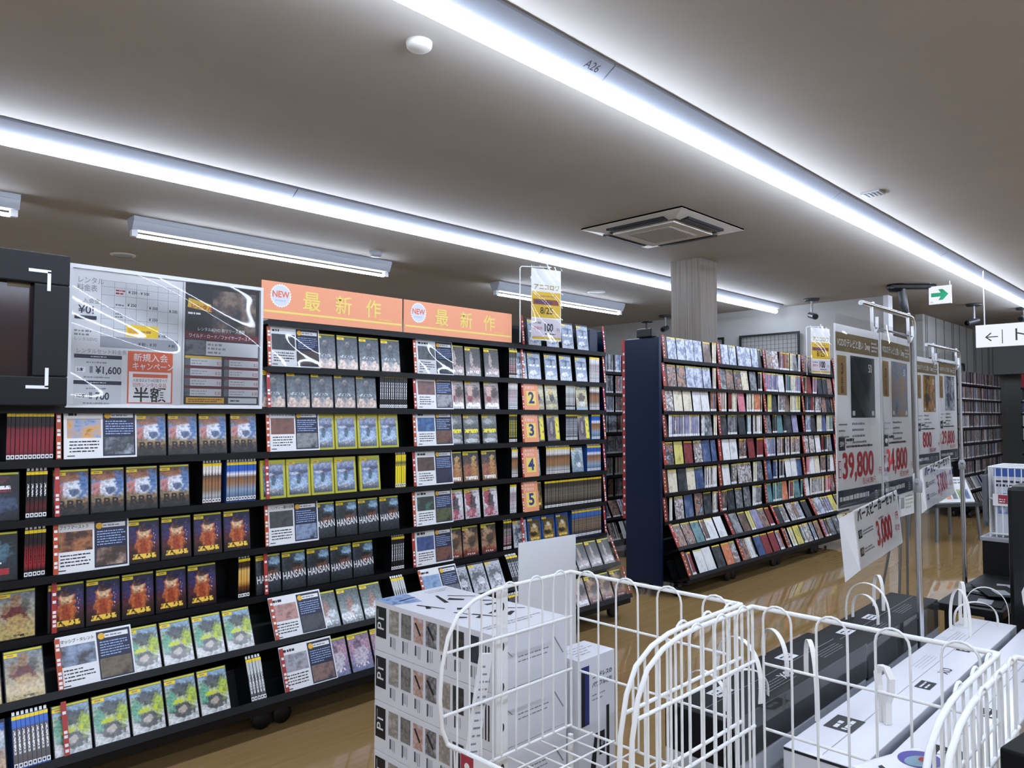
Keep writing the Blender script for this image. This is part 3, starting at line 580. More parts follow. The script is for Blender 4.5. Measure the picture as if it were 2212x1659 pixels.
def place(r, row, x, dy=0.0, dz=0.0025, lean=None):
    M4 = Matrix.Translation((x, YA, 0)) @ row_matrix(row, 0.0, lean) @ Matrix.Translation((0, dy, dz)); r.matrix_world = M4
    r.location = M4.to_translation(); r.rotation_euler = M4.to_euler()
ROWN = {'T': 'top ledge', 'r0': 'uppermost shelf', 'r1': 'second shelf', 'r2': 'third shelf', 'r3': 'fourth shelf', 'r4': 'fifth shelf', 'r5': 'sixth shelf', 's1': 'upper tilted shelf', 's2': 'lowest tilted shelf'}
def bay(x):
    for xe, nme in ((0.835, 'under the black screen'), (1.735, 'under the price board'), (2.625, 'under left orange banner'), (3.515, 'under right orange banner')):
        if x < xe: return nme
    return 'beside the number signs'
ITEMS = {
'T': [('f', 'snow', [3.668, 3.852, 4.016, 4.184])],
'r0': [('c', 'card4', [1.878]), ('f', 'grey', [2.061, 2.199, 2.337, 2.48]), ('c', 'card9', [2.79]), ('f', 'charcoal', [2.966, 3.108, 3.268]), ('s', 'redblack', 3.42, 3.502), ('f', 'snow', [3.53, 3.668, 3.838, 3.996, 4.168]), ('s', 'whitespine', 4.255, 4.386)],
'r1': [('f', 'grey', [1.773, 1.91, 2.047, 2.184, 2.321]), ('s', 'blackwhite', 2.403, 2.595), ('c', 'card10', [2.79]), ('f', 'rose', [2.968, 3.108, 3.268]), ('s', 'whitespine', 3.412, 3.502), ('f', 'cream', [3.70, 3.843]), ('s', 'greyspine', 3.985, 4.10), ('f', 'cream2', [4.17]), ('s', 'brownspine', 4.255, 4.386)],
'r2': [('s', 'redspine', 0.665, 0.84), ('c', 'card1', [0.992]), ('f', 'fantasy', [1.20, 1.338, 1.476, 1.625]), ('c', 'card5', [1.88]), ('f', 'gown', [2.056, 2.195, 2.334, 2.472]), ('c', 'card11', [2.79]), ('f', 'greyyellow', [2.957, 3.096, 3.252]), ('s', 'darkyellow', 3.42, 3.502), ('f', 'yellowside', [3.704, 3.862]), ('s', 'darkwhite', 3.985, 4.118), ('f', 'yellowside', [4.194]), ('s', 'bluespine', 4.275, 4.386)],
'r3': [('f', 'u0dark', [0.65]), ('s', 'blackred', 0.735, 0.815), ('f', 'fantasy', [0.895, 1.032, 1.169, 1.307]), ('s', 'brownspine', 1.428, 1.525), ('s', 'bluespine', 1.541, 1.69), ('f', 'gown', [1.781, 1.919, 2.056, 2.194, 2.35]), ('s', 'yellowspine', 2.513, 2.598), ('c', 'card12', [2.79]), ('f', 'browngold', [2.955, 3.094, 3.25]), ('s', 'brownspine', 3.442, 3.511), ('f', 'ice', [3.66]), ('s', 'brownspine', 3.78, 4.04), ('f', 'ice', [4.12]), ('s', 'bluespine', 4.222, 4.397)],
'r4': [('f', 'u0teal', [0.65]), ('s', 'redcap', 0.735, 0.82), ('c', 'card2', [0.97]), ('f', 'purple', [1.181, 1.319, 1.461, 1.6]), ('c', 'card6', [1.88]), ('f', 'hansan', [2.065, 2.203, 2.341, 2.48]), ('c', 'card13', [2.79]), ('f', 'redwhite', [2.966, 3.106, 3.26]), ('s', 'whitespine', 3.429, 3.502), ('f', 'goldblack', [3.68]), ('s', 'darkspine', 3.761, 4.398)],
'r5': [('f', 'gold', [0.716]), ('f', 'purple', [0.888, 1.025, 1.162, 1.301, 1.438]), ('s', 'goldspine', 1.605, 1.665), ('f', 'hansan', [1.762, 1.899, 2.036, 2.173, 2.31]), ('s', 'blackwhite', 2.49, 2.591), ('c', 'card14', [2.79]), ('f', 'redbrown', [2.955, 3.092, 3.246]), ('s', 'redblack', 3.369, 3.452), ('f', 'mono', [3.53]), ('f', 'goldblue', [3.672, 3.812, 3.958]), ('s', 'darkblue', 4.05, 4.40)],
's1': [('f', 'gold', [0.59, 0.73]), ('c', 'card3', [0.955]), ('f', 'green', [1.158, 1.296, 1.434, 1.572]), ('c', 'card7', [1.85]), ('f', 'water', [2.033, 2.172, 2.31]), ('s', 'greyspine', 2.454, 2.556), ('c', 'card15', [2.76]), ('f', 'mono', [2.94, 3.08, 3.218]), ('s', 'blackwhite', 3.348, 3.459), ('f', 'charcoal', [3.63, 3.77, 3.91, 4.05, 4.19, 4.335])],
's2': [('f', 'bluebeach', [0.59]), ('s', 'bluewhite', 0.676, 0.795), ('f', 'green', [0.868, 1.005, 1.142, 1.279, 1.416]), ('s', 'greyspine', 1.575, 1.65), ('c', 'card8', [1.85]), ('f', 'pink', [2.03, 2.168, 2.306]), ('s', 'redblack', 3.26, 3.363), ('f', 'rose', [3.63, 3.77, 3.91]), ('f', 'redbrown', [4.05, 4.19, 4.335])],
}
# --- white and navy film cards
CARDS = {  # title, left picture, right picture
 'card1': ('', ['2c3d66', '8fa0c0', 'd8a050', '6a4020'], ['6c7076', '3a3e44', '9aa4ae']), 'card2': ('ブラフマーストラ', ['2c2a30', '4a3028', 'a8704a', '6a3a30'], ['2c2624', '4c3e38', 'b89c8c']),
 'card3': ('マッシブ・タレント', ['a8b4c4', '8494ac', '4a4c50', '2c3034'], ['3a3428', '6c6048', '2a241c']), 'card4': ('', ['2c3034', '3c4248', '24282c'], ['2a2624', '4c3c34', '1c1a1a']),
 'card5': ('シンデレラ ３つの願い', ['3a3432', '7c5044', '4c3c38'], ['3c4048', '8c8e90', '2c3036']), 'card6': ('ハンサン ―龍の出現―', ['2c2e30', '4a4c4c', '1c1e20'], ['3c4a6c', '8c9cb8', '2c3448']),
 'card7': ('', ['5c5452', 'c09088', '3c3836'], ['2c3034', '40464c', '23262a']), 'card8': ('', ['3c4048', 'a8a8b0', '54484c'], ['2c2e34', '8c7068', '3c3e46']),
 'card9': ('', ['3c4246', '6c7478', '2c3034'], ['2c3038', '4c545c', '6c747c']), 'card10': ('', ['3c3a48', '7c5448', '2c3c64'], ['4c4e50', 'a0a2a4', '2c2c2e']),
 'card11': ('', ['3c78b8', '2c4870', '4c8cc8'], ['3c2e2c', '6c4c3c', '2c2628']), 'card12': ('', ['2c3034', '5c4a40', '24282c'], ['24283c', '2c3048', '1c2030']),
 'card13': ('', ['2c302e', '3c4240', '4c8c70'], ['2c3024', '5c6044', '1c201c']), 'card14': ('', ['2c3454', '4c5c8c', '242a40'], ['3c3644', '7c5444', '2c2c3c']), 'card15': ('', ['5c7ca8', '8ca8c8', '3c5c88'], ['3c3e44', '6c7078', '2c2e34'])}
def make_card(key):
    title, lp, rp = CARDS[key]; W, H = 0.278, 0.205
    mb = MB().box((-W / 2, 0, 0), (W / 2, 0.003, H), PAPER); x0 = -W / 2
    mb.rect(x0 + 0.012, 0.085, x0 + 0.138, 0.165, photo('still_left_' + key, lp, 14, stretch=(1, 1, 1.3))); kn = sorted(CARDS).index(key)
    if title: mb.text(title, x0 + 0.016, 0.176, 0.0165, INK, -0.0012, sx=0.82, bold=0.012)
    else: mb.lines(x0 + 0.016, 0.175, x0 + 0.06 + 0.006 * (kn % 9), 0.192, 1, INK, kn, -0.0012, 0.75)
    mb.lines(x0 + 0.02, 0.024, x0 + 0.13, 0.077, 4, INK, kn, fill=0.4); mb.rect(x0 + 0.012, 0.01, x0 + 0.04, 0.014, INK)
    mb.rect(x0 + 0.145, 0.008, W / 2 - 0.006, H - 0.008, NAVY, -0.0006); mb.rect(x0 + 0.175, H - 0.036, W / 2 - 0.014, H - 0.018, PAPER, -0.0012)
    mb.lines(x0 + 0.178, H - 0.033, W / 2 - 0.018, H - 0.021, 1, GREYINK, 5, -0.0016); mb.disc(x0 + 0.163, H - 0.027, 0.013, 0.013, GOLD, -0.0018)
    mb.lines(x0 + 0.155, 0.096, W / 2 - 0.014, H - 0.046, 6, LBLUE, kn + 3, fill=0.42); mb.rect(x0 + 0.15, 0.014, W / 2 - 0.012, 0.088, photo('still_right_' + key, rp, 16), -0.0012)
    return mb.build('film_card')
protos = {}
LASTCARD = {}
for row, lst in ITEMS.items():
    cnt = {}
    for e in lst:
        if e[0] == 'c':
            r = make_card(e[1]); place(r, row, e[2][0] + (0.008 if row in LV else 0.022), -0.010)
            tag(r, 'white and navy film card, left end of %s %s' % (ROWN[row], bay(e[2][0])), 'card', 'film cards on the near racks')
            if e[1] in ('card4', 'card9'): wavy(0.268, 0.2, 26, 18, 0.0025, len(e[1]), CLEAR).build('clear_sleeve', r, (-0.13, -0.002, 0.003))
            continue
        if e[0] == 'f': xs = e[2]; mk = make_dvd; nm = covers[e[1]][0] + ' dvd'
        else:
            n = int((e[3] - e[2]) / 0.0146); xs = [e[2] + 0.0073 + 0.0146 * i for i in range(n)]; mk = make_spine; nm = SP[e[1]][0] + ' case'
        for x in xs:
            k = (e[0], e[1])
            if k in protos: r = dup(protos[k])
            else: r = protos[k] = mk(e[1])
            rnd = random.Random(int(x * 1000) + len(row))
            place(r, row, x, rnd.uniform(-0.001, 0.001) if e[0] == 'f' else rnd.uniform(0, 0.003), lean=None if e[0] == 'f' else 0.0)
            b = bay(x); ck = (nm, b); cnt[ck] = cnt.get(ck, 0) + 1
            tag(r, '%s, %s from left, %s %s' % (nm, ORD[cnt[ck] - 1], ROWN[row], b), 'dvd' if e[0] == 'f' else 'disc case',
                '%s on the %s %s' % ('film cases' if e[0] == 'f' else 'spine-out cases', ROWN[row], b))
# small numbered index tabs stay out; number signs of the right-hand rack
for row, num in (('r1', '2'), ('r2', '3'), ('r3', '4'), ('r4', '5')):
    mb = MB().box((-0.07, 0, 0), (0.07, 0.004, 0.2), ORANGE).rect(-0.045, 0.03, 0.045, 0.125, DYEL).lines(-0.055, 0.135, 0.055, 0.19, 2, M('pink_print', 'e8b8a8', 0.5), 3, -0.0008, 0.7)
    mb.text(num, 0, 0.045, 0.105, M('blue_numeral', '23306e', 0.5), -0.0014, 'c', 1.1, 0.03)
    r = mb.build('number_sign'); place(r, row, 3.615, -0.022); tag(r, 'orange and yellow shelf sign with the number %s' % num, 'sign', 'orange number signs')

# ---------------------------------------------------------------- boards and banners on the near racks
r = empty('price_board', (0.86, 3.385, 1.497), 0, 'white-framed rental price board with creased clear cover', 'board')
W, H = 0.83, 0.58
MB().box((0, 0, 0), (W, 0.012, H), WHITE).build('backing_board', r)
fr = MB()
for a, b in (((-0.004, -0.01, -0.004), (W + 0.004, 0.014, 0.012)), ((-0.004, -0.01, H - 0.012), (W + 0.004, 0.014, H + 0.004)), ((-0.004, -0.01, 0.012), (0.01, 0.014, H - 0.012)), ((W - 0.01, -0.01, 0.012), (W + 0.004, 0.014, H - 0.012))): fr.box(a, b, WFIX)
fr.build('frame', r)
s = MB(); LG = M('table_grey', 'a4a8b0', 0.5); GL_ = M('table_line', '9aa0a8', 0.6); LIG = M('table_light', 'd4d7da', 0.5)
s.rect(0.012, 0.014, 0.455, H - 0.014, M('sheet_white', 'dfe1e2', 0.5), -0.0004)
s.text('レンタル', 0.028, 0.512, 0.03, GREYINK, -0.0014, sx=0.85); s.text('料金表', 0.028, 0.48, 0.03, GREYINK, -0.0014, sx=0.85)
s.text('入会金', 0.05, 0.43, 0.022, GREYINK, -0.0014); s.text('¥0!', 0.035, 0.385, 0.046, NAVY, -0.0014, bold=0.01)
s.rect(0.022, 0.36, 0.104, 0.376, NAVY, -0.0012); s.lines(0.022, 0.29, 0.1, 0.32, 2, GREYINK, 3); s.text('レンタルDVD', 0.022, 0.272, 0.018, GREYINK, -0.0014, sx=0.8)
s.rect(0.12, 0.25, 0.435, 0.53, LIG, -0.0008); s.rect(0.12, 0.25, 0.435, 0.295, LG, -0.001)
for gx in (0.12, 0.17, 0.215, 0.258, 0.302, 0.346, 0.39, 0.435): s.rect(gx - 0.0007, 0.25, gx + 0.0007, 0.53, GL_, -0.0012)
for gz in (0.25, 0.295, 0.33, 0.37, 0.42, 0.47, 0.505, 0.53): s.rect(0.12, gz - 0.0007, 0.435, gz + 0.0007, GL_, -0.0012)
s.rect(0.22, 0.3, 0.35, 0.352, YEL, -0.0014); s.rect(0.226, 0.315, 0.264, 0.337, GOLD, -0.0016); s.lines(0.27, 0.315, 0.345, 0.335, 1, TAN, 2, -0.0018)
for (tx, tz, tt) in ((0.225, 0.485, '¥ 250 - ¥ 500'), (0.222, 0.43, '¥ 250'), (0.31, 0.425, '¥ 350'), (0.395, 0.42, '¥ 500'), (0.31, 0.375, '¥ 250'), (0.35, 0.305, '¥ 100'), (0.27, 0.265, '¥ 80 -  ¥ 30'), (0.395, 0.265, '¥ 80')): s.text(tt, tx, tz, 0.018, INK, -0.0016, sx=0.85, bold=0.01)
s.lines(0.175, 0.475, 0.212, 0.5, 2, REDI, 6, -0.0016); s.lines(0.175, 0.425, 0.212, 0.44, 1, GREYINK, 7, -0.0016); s.lines(0.175, 0.375, 0.212, 0.4, 2, GREYINK, 8, -0.0016)
s.text('レンタルセット料金表', 0.03, 0.222, 0.022, GREYINK, -0.0014, sx=0.88)
for zz, txt in ((0.2, '1,600'), (0.092, '700')):
    s.rect(0.024, zz, 0.205, zz + 0.016, NAVY, -0.0012); s.lines(0.085, zz + 0.004, 0.15, zz + 0.012, 1, LIG, 4, -0.0016)
    s.rect(0.024, zz - 0.088, 0.205, zz - 0.002, LIG, -0.001); s.lines(0.07, zz - 0.022, 0.17, zz - 0.01, 1, GREYINK, 9)
    s.text(('¥' if '1' in txt else '') + txt, 0.105, zz - 0.062, 0.042, NAVY, -0.0014, bold=0.022, sx=0.85); s.rect(0.082, zz - 0.06, 0.094, zz - 0.032, GREYINK, -0.0014)
    s.rect(0.03, zz - 0.058, 0.066, zz - 0.036, WHITE, -0.0012); s.text('5本' if '1' in txt else '10本', 0.034, zz - 0.054, 0.018, INK, -0.0016, bold=0.02); s.lines(0.06, zz - 0.083, 0.18, zz - 0.072, 1, GREYINK, 11)
s.rect(0.228, 0.016, 0.415, 0.24, ORANGE2, -0.0012); s.text('新規入会', 0.25, 0.2, 0.037, PAPER, -0.0018, bold=0.01, sx=0.98); s.text('キャンペーン', 0.246, 0.163, 0.036, PAPER, -0.0018, bold=0.015, sx=0.8)
s.rect(0.234, 0.02, 0.409, 0.152, WHITE, -0.0014); s.rect(0.25, 0.128, 0.394, 0.143, ORANGE2, -0.0018)
s.text('入会当日より14日間すべて', 0.249, 0.11, 0.0155, INK, -0.0018, sx=0.78); s.text('旧作レンタル全品', 0.249, 0.088, 0.02, REDI, -0.0018, sx=0.88); s.text('半額', 0.25, 0.028, 0.068, INK, -0.0018, sx=1.02, bold=0.016)
s.rect(0.455, 0.014, 0.462, H - 0.014, WFIX, -0.006)
s.rect(0.465, 0.014, W - 0.012, H - 0.014, M('poster_dark', '1e2024', 0.45), -0.0004)
s.rect(0.59, 0.34, W - 0.03, 0.545, photo('poster_scene', ['1c1e22', '24262a', '5a4a40', '8a7668', '3a3c40'], 11), -0.001)
s.add([(0.475, -0.0012, 0.455), (0.585, -0.0012, 0.44), (0.582, -0.0012, 0.475), (0.48, -0.0012, 0.497)], [(0, 1, 2, 3)], M('poster_yellow', 'd8b23c', 0.5)); s.text('レンタル', 0.487, 0.455, 0.026, REDI, -0.0018, bold=0.02, rot=-0.1)
s.lines(0.478, 0.42, 0.56, 0.438, 1, PAPER, 6); MAROON = M('poster_maroon', '6c2430', 0.5)
s.rect(0.468, 0.312, W - 0.014, 0.345, MAROON, -0.0014); s.text('レンタル&DVD 新リリース情報', 0.52, 0.352, 0.019, PAPER, -0.0018, sx=0.85); s.text('ワイルド・ロード／ファイヤーブースト', 0.482, 0.32, 0.0205, PAPER, -0.0018, sx=0.8, bold=0.008)
s.rect(0.468, 0.24, 0.56, 0.308, photo('poster_thumb', ['3a3e44', '6a6e74', '24262a'], 20), -0.0012)
s.rect(0.562, 0.24, W - 0.016, 0.305, LIG, -0.0012); s.lines(0.57, 0.245, 0.66, 0.3, 3, GREYINK, 3, -0.0016)
R = random.Random(4)
for i in range(4):
    z1 = 0.235 - i * 0.046
    for k, xa in enumerate((0.468, 0.648)):
        xb = xa + 0.168; s.rect(xa, z1 - 0.011, xb, z1, M('poster_yellow', 'd8b23c', 0.5) if (i == 0 and k == 0) else MAROON, -0.0012); s.rect(xa + 0.024, z1 - 0.044, xb, z1 - 0.011, LIG, -0.0012); s.rect(xa, z1 - 0.044, xa + 0.023, z1 - 0.011, photo('poster_thumb', [], 1), -0.0012)
        s.lines(xa + 0.03, z1 - 0.04, xa + 0.1, z1 - 0.016, 2, GREYINK, i * 2 + k, -0.0016, 0.35); s.text(('8.2', '8.25', '9.8', '8.30')[i], xb - 0.004, z1 - 0.038, 0.022, REDI, -0.0016, 'r', 0.7)
s.rect(0.475, 0.02, 0.65, 0.046, GOLD, -0.0012); s.lines(0.485, 0.024, 0.64, 0.042, 2, MAROON, 7, -0.0016); s.rect(0.67, 0.02, 0.81, 0.046, LIG, -0.0012); s.lines(0.68, 0.026, 0.74, 0.04, 1, INK, 6, -0.0016)
s.build('printed_sheets', r)
wavy(W - 0.02, H - 0.02, 120, 84, 0.0095, 12, CLEAR).build('clear_cover', r, (0.01, -0.004, 0.01))

# black framed screen
r = empty('framed_screen', (-0.3, 3.3, 1.497), 0, 'black framed display screen with white corner marks at the left edge', 'screen')
W, H = 1.142, 0.595
f = MB()
for a, b in (((0, 0, 0), (W, 0.09, 0.115)), ((0, 0, 0.475), (W, 0.09, H)), ((0, 0, 0.115), (0.12, 0.09, 0.475)), ((1.02, 0, 0.115), (W, 0.09, 0.475))): f.bbox(a, b, M('black_satin', '0d0e11', 0.4, spec=0.3), 0.006)
f.build('frame', r)
MB().box((0.11, 0.04, 0.105), (1.03, 0.05, 0.485), M('screen_glass', '140808', 0.08, coat=0.4), front=photo('screen_picture', ['0e0707', '2a0f0d', '1a0a09'], 4, 0.12)).build('screen_panel', r)
cm = MB()
for zz, d in ((0.523, -1), (0.073, 1)):
    xq = 1.075; cm.box((xq - 0.075, -0.003, zz - 0.006), (xq, 0.0005, zz + 0.006), WHITE); cm.box((xq - 0.012, -0.003, min(zz, zz + d * 0.075)), (xq, 0.0005, max(zz, zz + d * 0.075)), WHITE)
cm.build('corner_marks', r)
MB().box((0.94, 0.0385, 0.458), (1.015, 0.0405, 0.474), M('brass_plate', '6a5a38', 0.4)).build('name_plate', r)

# orange banners
def banner(x, w_, label):
    mb = MB().box((0, 0, 0), (w_, 0.006, 0.188), ORANGE); k = w_ / 0.85
    mb.rect(0.01, 0.034, w_ - 0.004, 0.044, DYEL, -0.0008)
    mb.disc(0.1 * k, 0.12, 0.058, 0.06, WHITE, -0.0012, 26, 0.1); mb.disc(0.1 * k, 0.12, 0.05, 0.052, M('badge_white', 'cfd2da', 0.5), -0.0016); mb.text('NEW', 0.1 * k, 0.112, 0.044, ORANGE2, -0.002, 'c', 0.9, 0.025); mb.lines(0.07 * k, 0.09, 0.13 * k, 0.102, 1, LBLUE, 3, -0.002)
    for i, ch in enumerate('最新作'): mb.text(ch, (0.22 + 0.19 * i) * k, 0.07, 0.105, DYEL, -0.0016, bold=0.011)
    mb.text('HIT RELEASE', w_ - 0.16, 0.05, 0.016, DYEL, -0.0016, sx=1.0)
    o = mb.build('category_banner', None, (x, 3.385, 1.9345)); tag(o, label, 'banner', 'orange banners'); return o
banner(1.69, 0.845, 'left orange new-release banner, next to the price board'); banner(2.548, 0.87, 'right orange new-release banner, next to the hanging yellow flyer')

# hanging yellow flyers
def flyer(x, y, z, rz, wd, ht, label, poleside):
    r = empty('hanging_flyer', (x, y, z), rz, label, 'flyer', 'yellow flyers on clear poles')
    s = MB().box((0, 0, 0), (wd, 0.0015, ht), PAPER); s.rect(0.004, 0.05 * ht, wd - 0.004, 0.3 * ht, M('pale_lilac', 'd8d2da', 0.5)); YF = M('flyer_yellow', 'd8b52e', 0.5)
    s.rect(0.004, 0.32 * ht, wd - 0.004, 0.68 * ht, YF); s.rect(0.004, 0.02 * ht, wd - 0.004, 0.055 * ht, YF); s.rect(0.06 * wd, 0.5 * ht, 0.92 * wd, 0.575 * ht, M('flyer_maroon', '8a4a34', 0.5), -0.001)
    s.lines(0.12 * wd, 0.51 * ht, 0.86 * wd, 0.565 * ht, 1, M('flyer_violet', '4a3c6c', 0.5), 12, -0.0016, 0.8); s.lines(0.15 * wd, 0.6 * ht, 0.85 * wd, 0.645 * ht, 1, TAN, 3)
    s.text('アニコロワ', 0.5 * wd, 0.715 * ht, wd * 0.175, M('flyer_olive', 'a8901c', 0.5), -0.0016, 'c', 1, 0.02); s.text('8/25', 0.5 * wd, 0.375 * ht, wd * 0.26, INK, -0.0016, 'c', 0.95, 0.012)
    s.text('100', 0.4 * wd, 0.135 * ht, wd * 0.3, INK, -0.0016, 'l', 0.72, 0.035); s.text('円', 0.84 * wd, 0.135 * ht, wd * 0.11, INK, -0.0016); s.text('準新作', 0.06 * wd, 0.15 * ht, wd * 0.1, REDI, -0.0016); s.lines(0.06 * wd, 0.22 * ht, 0.4 * wd, 0.27 * ht, 1, GREYINK, 4); s.lines(0.45 * wd, 0.08 * ht, 0.9 * wd, 0.11 * ht, 1, INK, 5)
    s.build('printed_sheet', r)
    wavy(wd + 0.02, ht + 0.03, 30, 60, 0.008, 33, CLEAR).build('clear_sleeve', r, (-0.01, -0.003, -0.01))
    px_ = poleside
    p = MB().tube([(px_, 0.012, -0.02), (px_, 0.012, ht - 0.01), (px_ + 0.012, 0.012, ht + 0.004), (wd * 0.7, 0.012, ht + 0.02)], 0.004, M('clear_rod', 'e4e8ea', 0.15)); p.build('clear_pole', r)
    MB().tube([(wd * 0.55, -0.008, ht + 0.0), (wd * 0.56, 0.01, ht + 0.04), (wd * 0.6, 0.012, ht + 0.045)], 0.004, WHITE).build('clip', r)
    return r
flyer(3.515, 3.30, 1.955, -0.25, 0.235, 0.475, 'hanging yellow flyer on a clear pole above the numbered rack', -0.08)
flyer(7.98, 3.33, 1.92, -0.25, 0.32, 0.50, 'yellow flyer half hidden behind the leftmost television poster', -0.06)
# disc storage pouch at the right end of the top ledge
mb = MB().bbox((-0.05, 0, 0), (0.05, 0.03, 0.17), NAVYPANEL, 0.006); o = mb.build('disc_wallet', None, (4.33, 3.43, 1.931)); tag(o, 'dark navy case at the right end of the top ledge beside the yellow flyer', 'case')

# ---------------------------------------------------------------- second block of racks, with the navy end panel
for i in range(4):
    rack('display_rack', 5.20 + 0.9 * i, YA, 0.9, ['rack directly behind the navy end panel', 'second rack right of the navy end panel', 'third rack right of the navy end panel', 'fourth rack right of the navy end panel, behind the posters'][i], 'racks of the block with the navy end panel',
         ends=(i == 0, i == 3), endmat=NAVYPANEL, rightstrip=(i == 3), wide=True)
r = empty('clip_lamp', (5.105, 3.49, 2.1), 0, 'black square clamp box standing on top of the navy end panel', 'box'); r.name = 'clamp_box'
MB().bbox((-0.04, -0.075, 0.002), (0.04, 0.075, 0.075), BLACKP, 0.01).build('body', r); MB().tube([(0, 0, 0.07), (0, 0, 0.13)], 0.008, BLACKP).lathe([(0, 0.128), (0.05, 0.128), (0.05, 0.134), (0, 0.134)], BLACKP).build('mounting_stem', r)
mb = MB().box((-0.002, -0.018, 0), (0.002, 0.018, 1.5), REDSTRIP)
for i in range(20): mb.add([(-0.0028, -0.008, 0.04 + i * 0.07), (-0.0028, 0.008, 0.04 + i * 0.07), (-0.0028, 0.008, 0.06 + i * 0.07), (-0.0028, -0.008, 0.06 + i * 0.07)], [(0, 3, 2, 1)], PAPER)
o = mb.build('category_sign', None, (5.105, 3.722, 0.6)); tag(o, 'long vertical red sign strip along the left edge of the navy end panel', 'sign')
# rack of the next aisle, seen through the gap
rack('display_rack', 5.75, 4.85, 0.9, 'left rack glimpsed through the gap beside the navy end panel', 'racks in the aisle behind the gap', strips=False, top=2.1)
rack('display_rack', 6.65, 4.85, 0.9, 'right rack glimpsed through the gap beside the navy end panel', 'racks in the aisle behind the gap', strips=False, top=2.1)
for i in range(3):
    rack('display_rack', 12.14 + 0.87 * i, 2.95, 0.87, ['leftmost', 'middle', 'rightmost'][i] + ' of the far wall racks beyond the posters', 'far racks along the panelled wall', strips=False, deep_rear=False)
for i in range(2):
    rack('display_rack', 15.0, 2.7 - 0.9 * i, 0.9, ['far rack with red top sign at the right edge', 'far rack beyond the right edge, beside the red-topped one'][i], 'far racks at the right edge', strips=False, deep_rear=False, rot=-PI / 2)
    if i == 0:
        o = MB().bbox((0, -0.01, 0), (0.86, 0.01, 0.22), REDI, 0.004).build('rack_header', None, (15.0 - 0.03, 2.68, 1.94), (0, 0, -PI / 2)); tag(o, 'red header sign on the far rack at the right edge', 'sign')

# --- their many cases: one object
ART = {n: photo('case_' + n, c, sc_, 0.3) for n, c, sc_ in (
 ('white', ['d4d6d8', 'eceded', 'b4b8bc'], 10), ('bluewhite', ['8c98b8', 'd4dae6', '6a7698', 'e4e8ee'], 12), ('lilac', ['7078a0', '9894b4', 'b0b4c4'], 12), ('grey', ['5c6066', '9a9ea2', '3c4044', 'c0c4c6'], 11), ('dark', ['1c1e22', '3a3e44', '5c6066'], 20),
 ('brown', ['3c322c', '6a564c', 'a0958a'], 11), ('teal', ['2c5a60', '6a9498', '28444a'], 12), ('blue', ['2c3c60', '4c6088', '8894ac'], 12), ('yellow', ['c8bc5a', 'd8d07c', '9c9450'], 12), ('cream', ['d8cfb4', 'e8e2cc', 'a89c80'], 20), ('red', ['6a2a32', '8c4244', '5a2228'], 12), ('pink', ['c04a70', 'd88a98', 'b0586c'], 18), ('orange', ['d89068', 'c87050', 'e0b090'], 18), ('green', ['8aa43a', '5a7a2c', 'b8c870'], 18), ('mixed', ['d8dadc', '4a4e54', 'b08a78', '2c3034', '9ab0c8'], 13), ('mixed2', ['2a2c30', 'd0d2d4', '6a5048', 'e8e8e8', '3c506c'], 15))}
ST = MB(); SR = random.Random(7)
def fill_row(base, W, kind, segs, rnd, start=0.02, far=False):
    """base: matrix of the row frame; segs: list of (type, art, n) repeated over the width"""
    x = start; i = 0
    if kind == 'b':
        x = 0.047
        if rnd.random() < 0.35:
            ST.T = base[0] @ Matrix.Translation((0.043, 0.001, 0.0025)); ST.box((0, 0, 0), (0.05, 0.01, DVDH), CASE, front=ART['menu']); x = 0.1
    while x < W - 0.03:
        t, art, n = segs[i % len(segs)]; i += 1
        for k in range(n):
            if t == 'f':
                ww = min(0.132, W - 0.01 - x)
                if ww < 0.06: x = W; break
                ST.T = base[0] @ Matrix.Translation((x, rnd.uniform(-0.002, 0.002), 0.0025)) @ Matrix.Rotation(rnd.uniform(-0.02, 0.02), 4, 'Y')
                ST.box((0, 0.001 * (i % 2), 0), (ww, 0.014, DVDH), CASE, front=ART[art]); 
                if rnd.random() < 0.6: ST.rect(0.004, 0.178, ww - 0.004, 0.187, YELG if rnd.random() < .5 else YEL, -0.0016)
                x += ww + rnd.uniform(0.004, 0.03)
            else:
                if x > W - 0.02: break
                ST.T = base[1] @ Matrix.Translation((x, rnd.uniform(0, 0.004), 0.001)); a2 = ART[art if rnd.random() < 0.75 else rnd.choice(ALL)]
                ST.box((0, 0, 0), (0.0138, 0.125, DVDH), CASE, front=a2)
                ST.rect(0.0005, 0.006, 0.0133, 0.024, TAG, -0.001)
                if kind == 'b' and rnd.random() < 0.8: ST.rect(0.0005, 0.176, 0.0133, 0.187, YEL, -0.001)
                x += 0.0148
        if t == 's' and rnd.random() < 0.6: x += rnd.uniform(0.008, 0.05)
ART['menu'] = photo('case_menu', ['2a1c18', '4a2a22', '1c1614'], 10)
ALL = ['white'] * 4 + ['grey'] * 4 + ['dark'] * 7 + ['mixed'] * 5 + ['mixed2'] * 6 + ['cream'] * 3 + ['brown'] * 2 + ['bluewhite'] * 3 + ['lilac'] * 2 + ['teal', 'blue', 'red', 'yellow', 'pink', 'orange']
def rseg(rnd, weights=None):
    out = []
    for _ in range(9):
        if rnd.random() < 0.45: out.append(('f', rnd.choice(ALL), rnd.choice((1, 1, 1, 2))))
        else: out.append(('s', rnd.choice(ALL), rnd.randint(4, 10)))
    return out
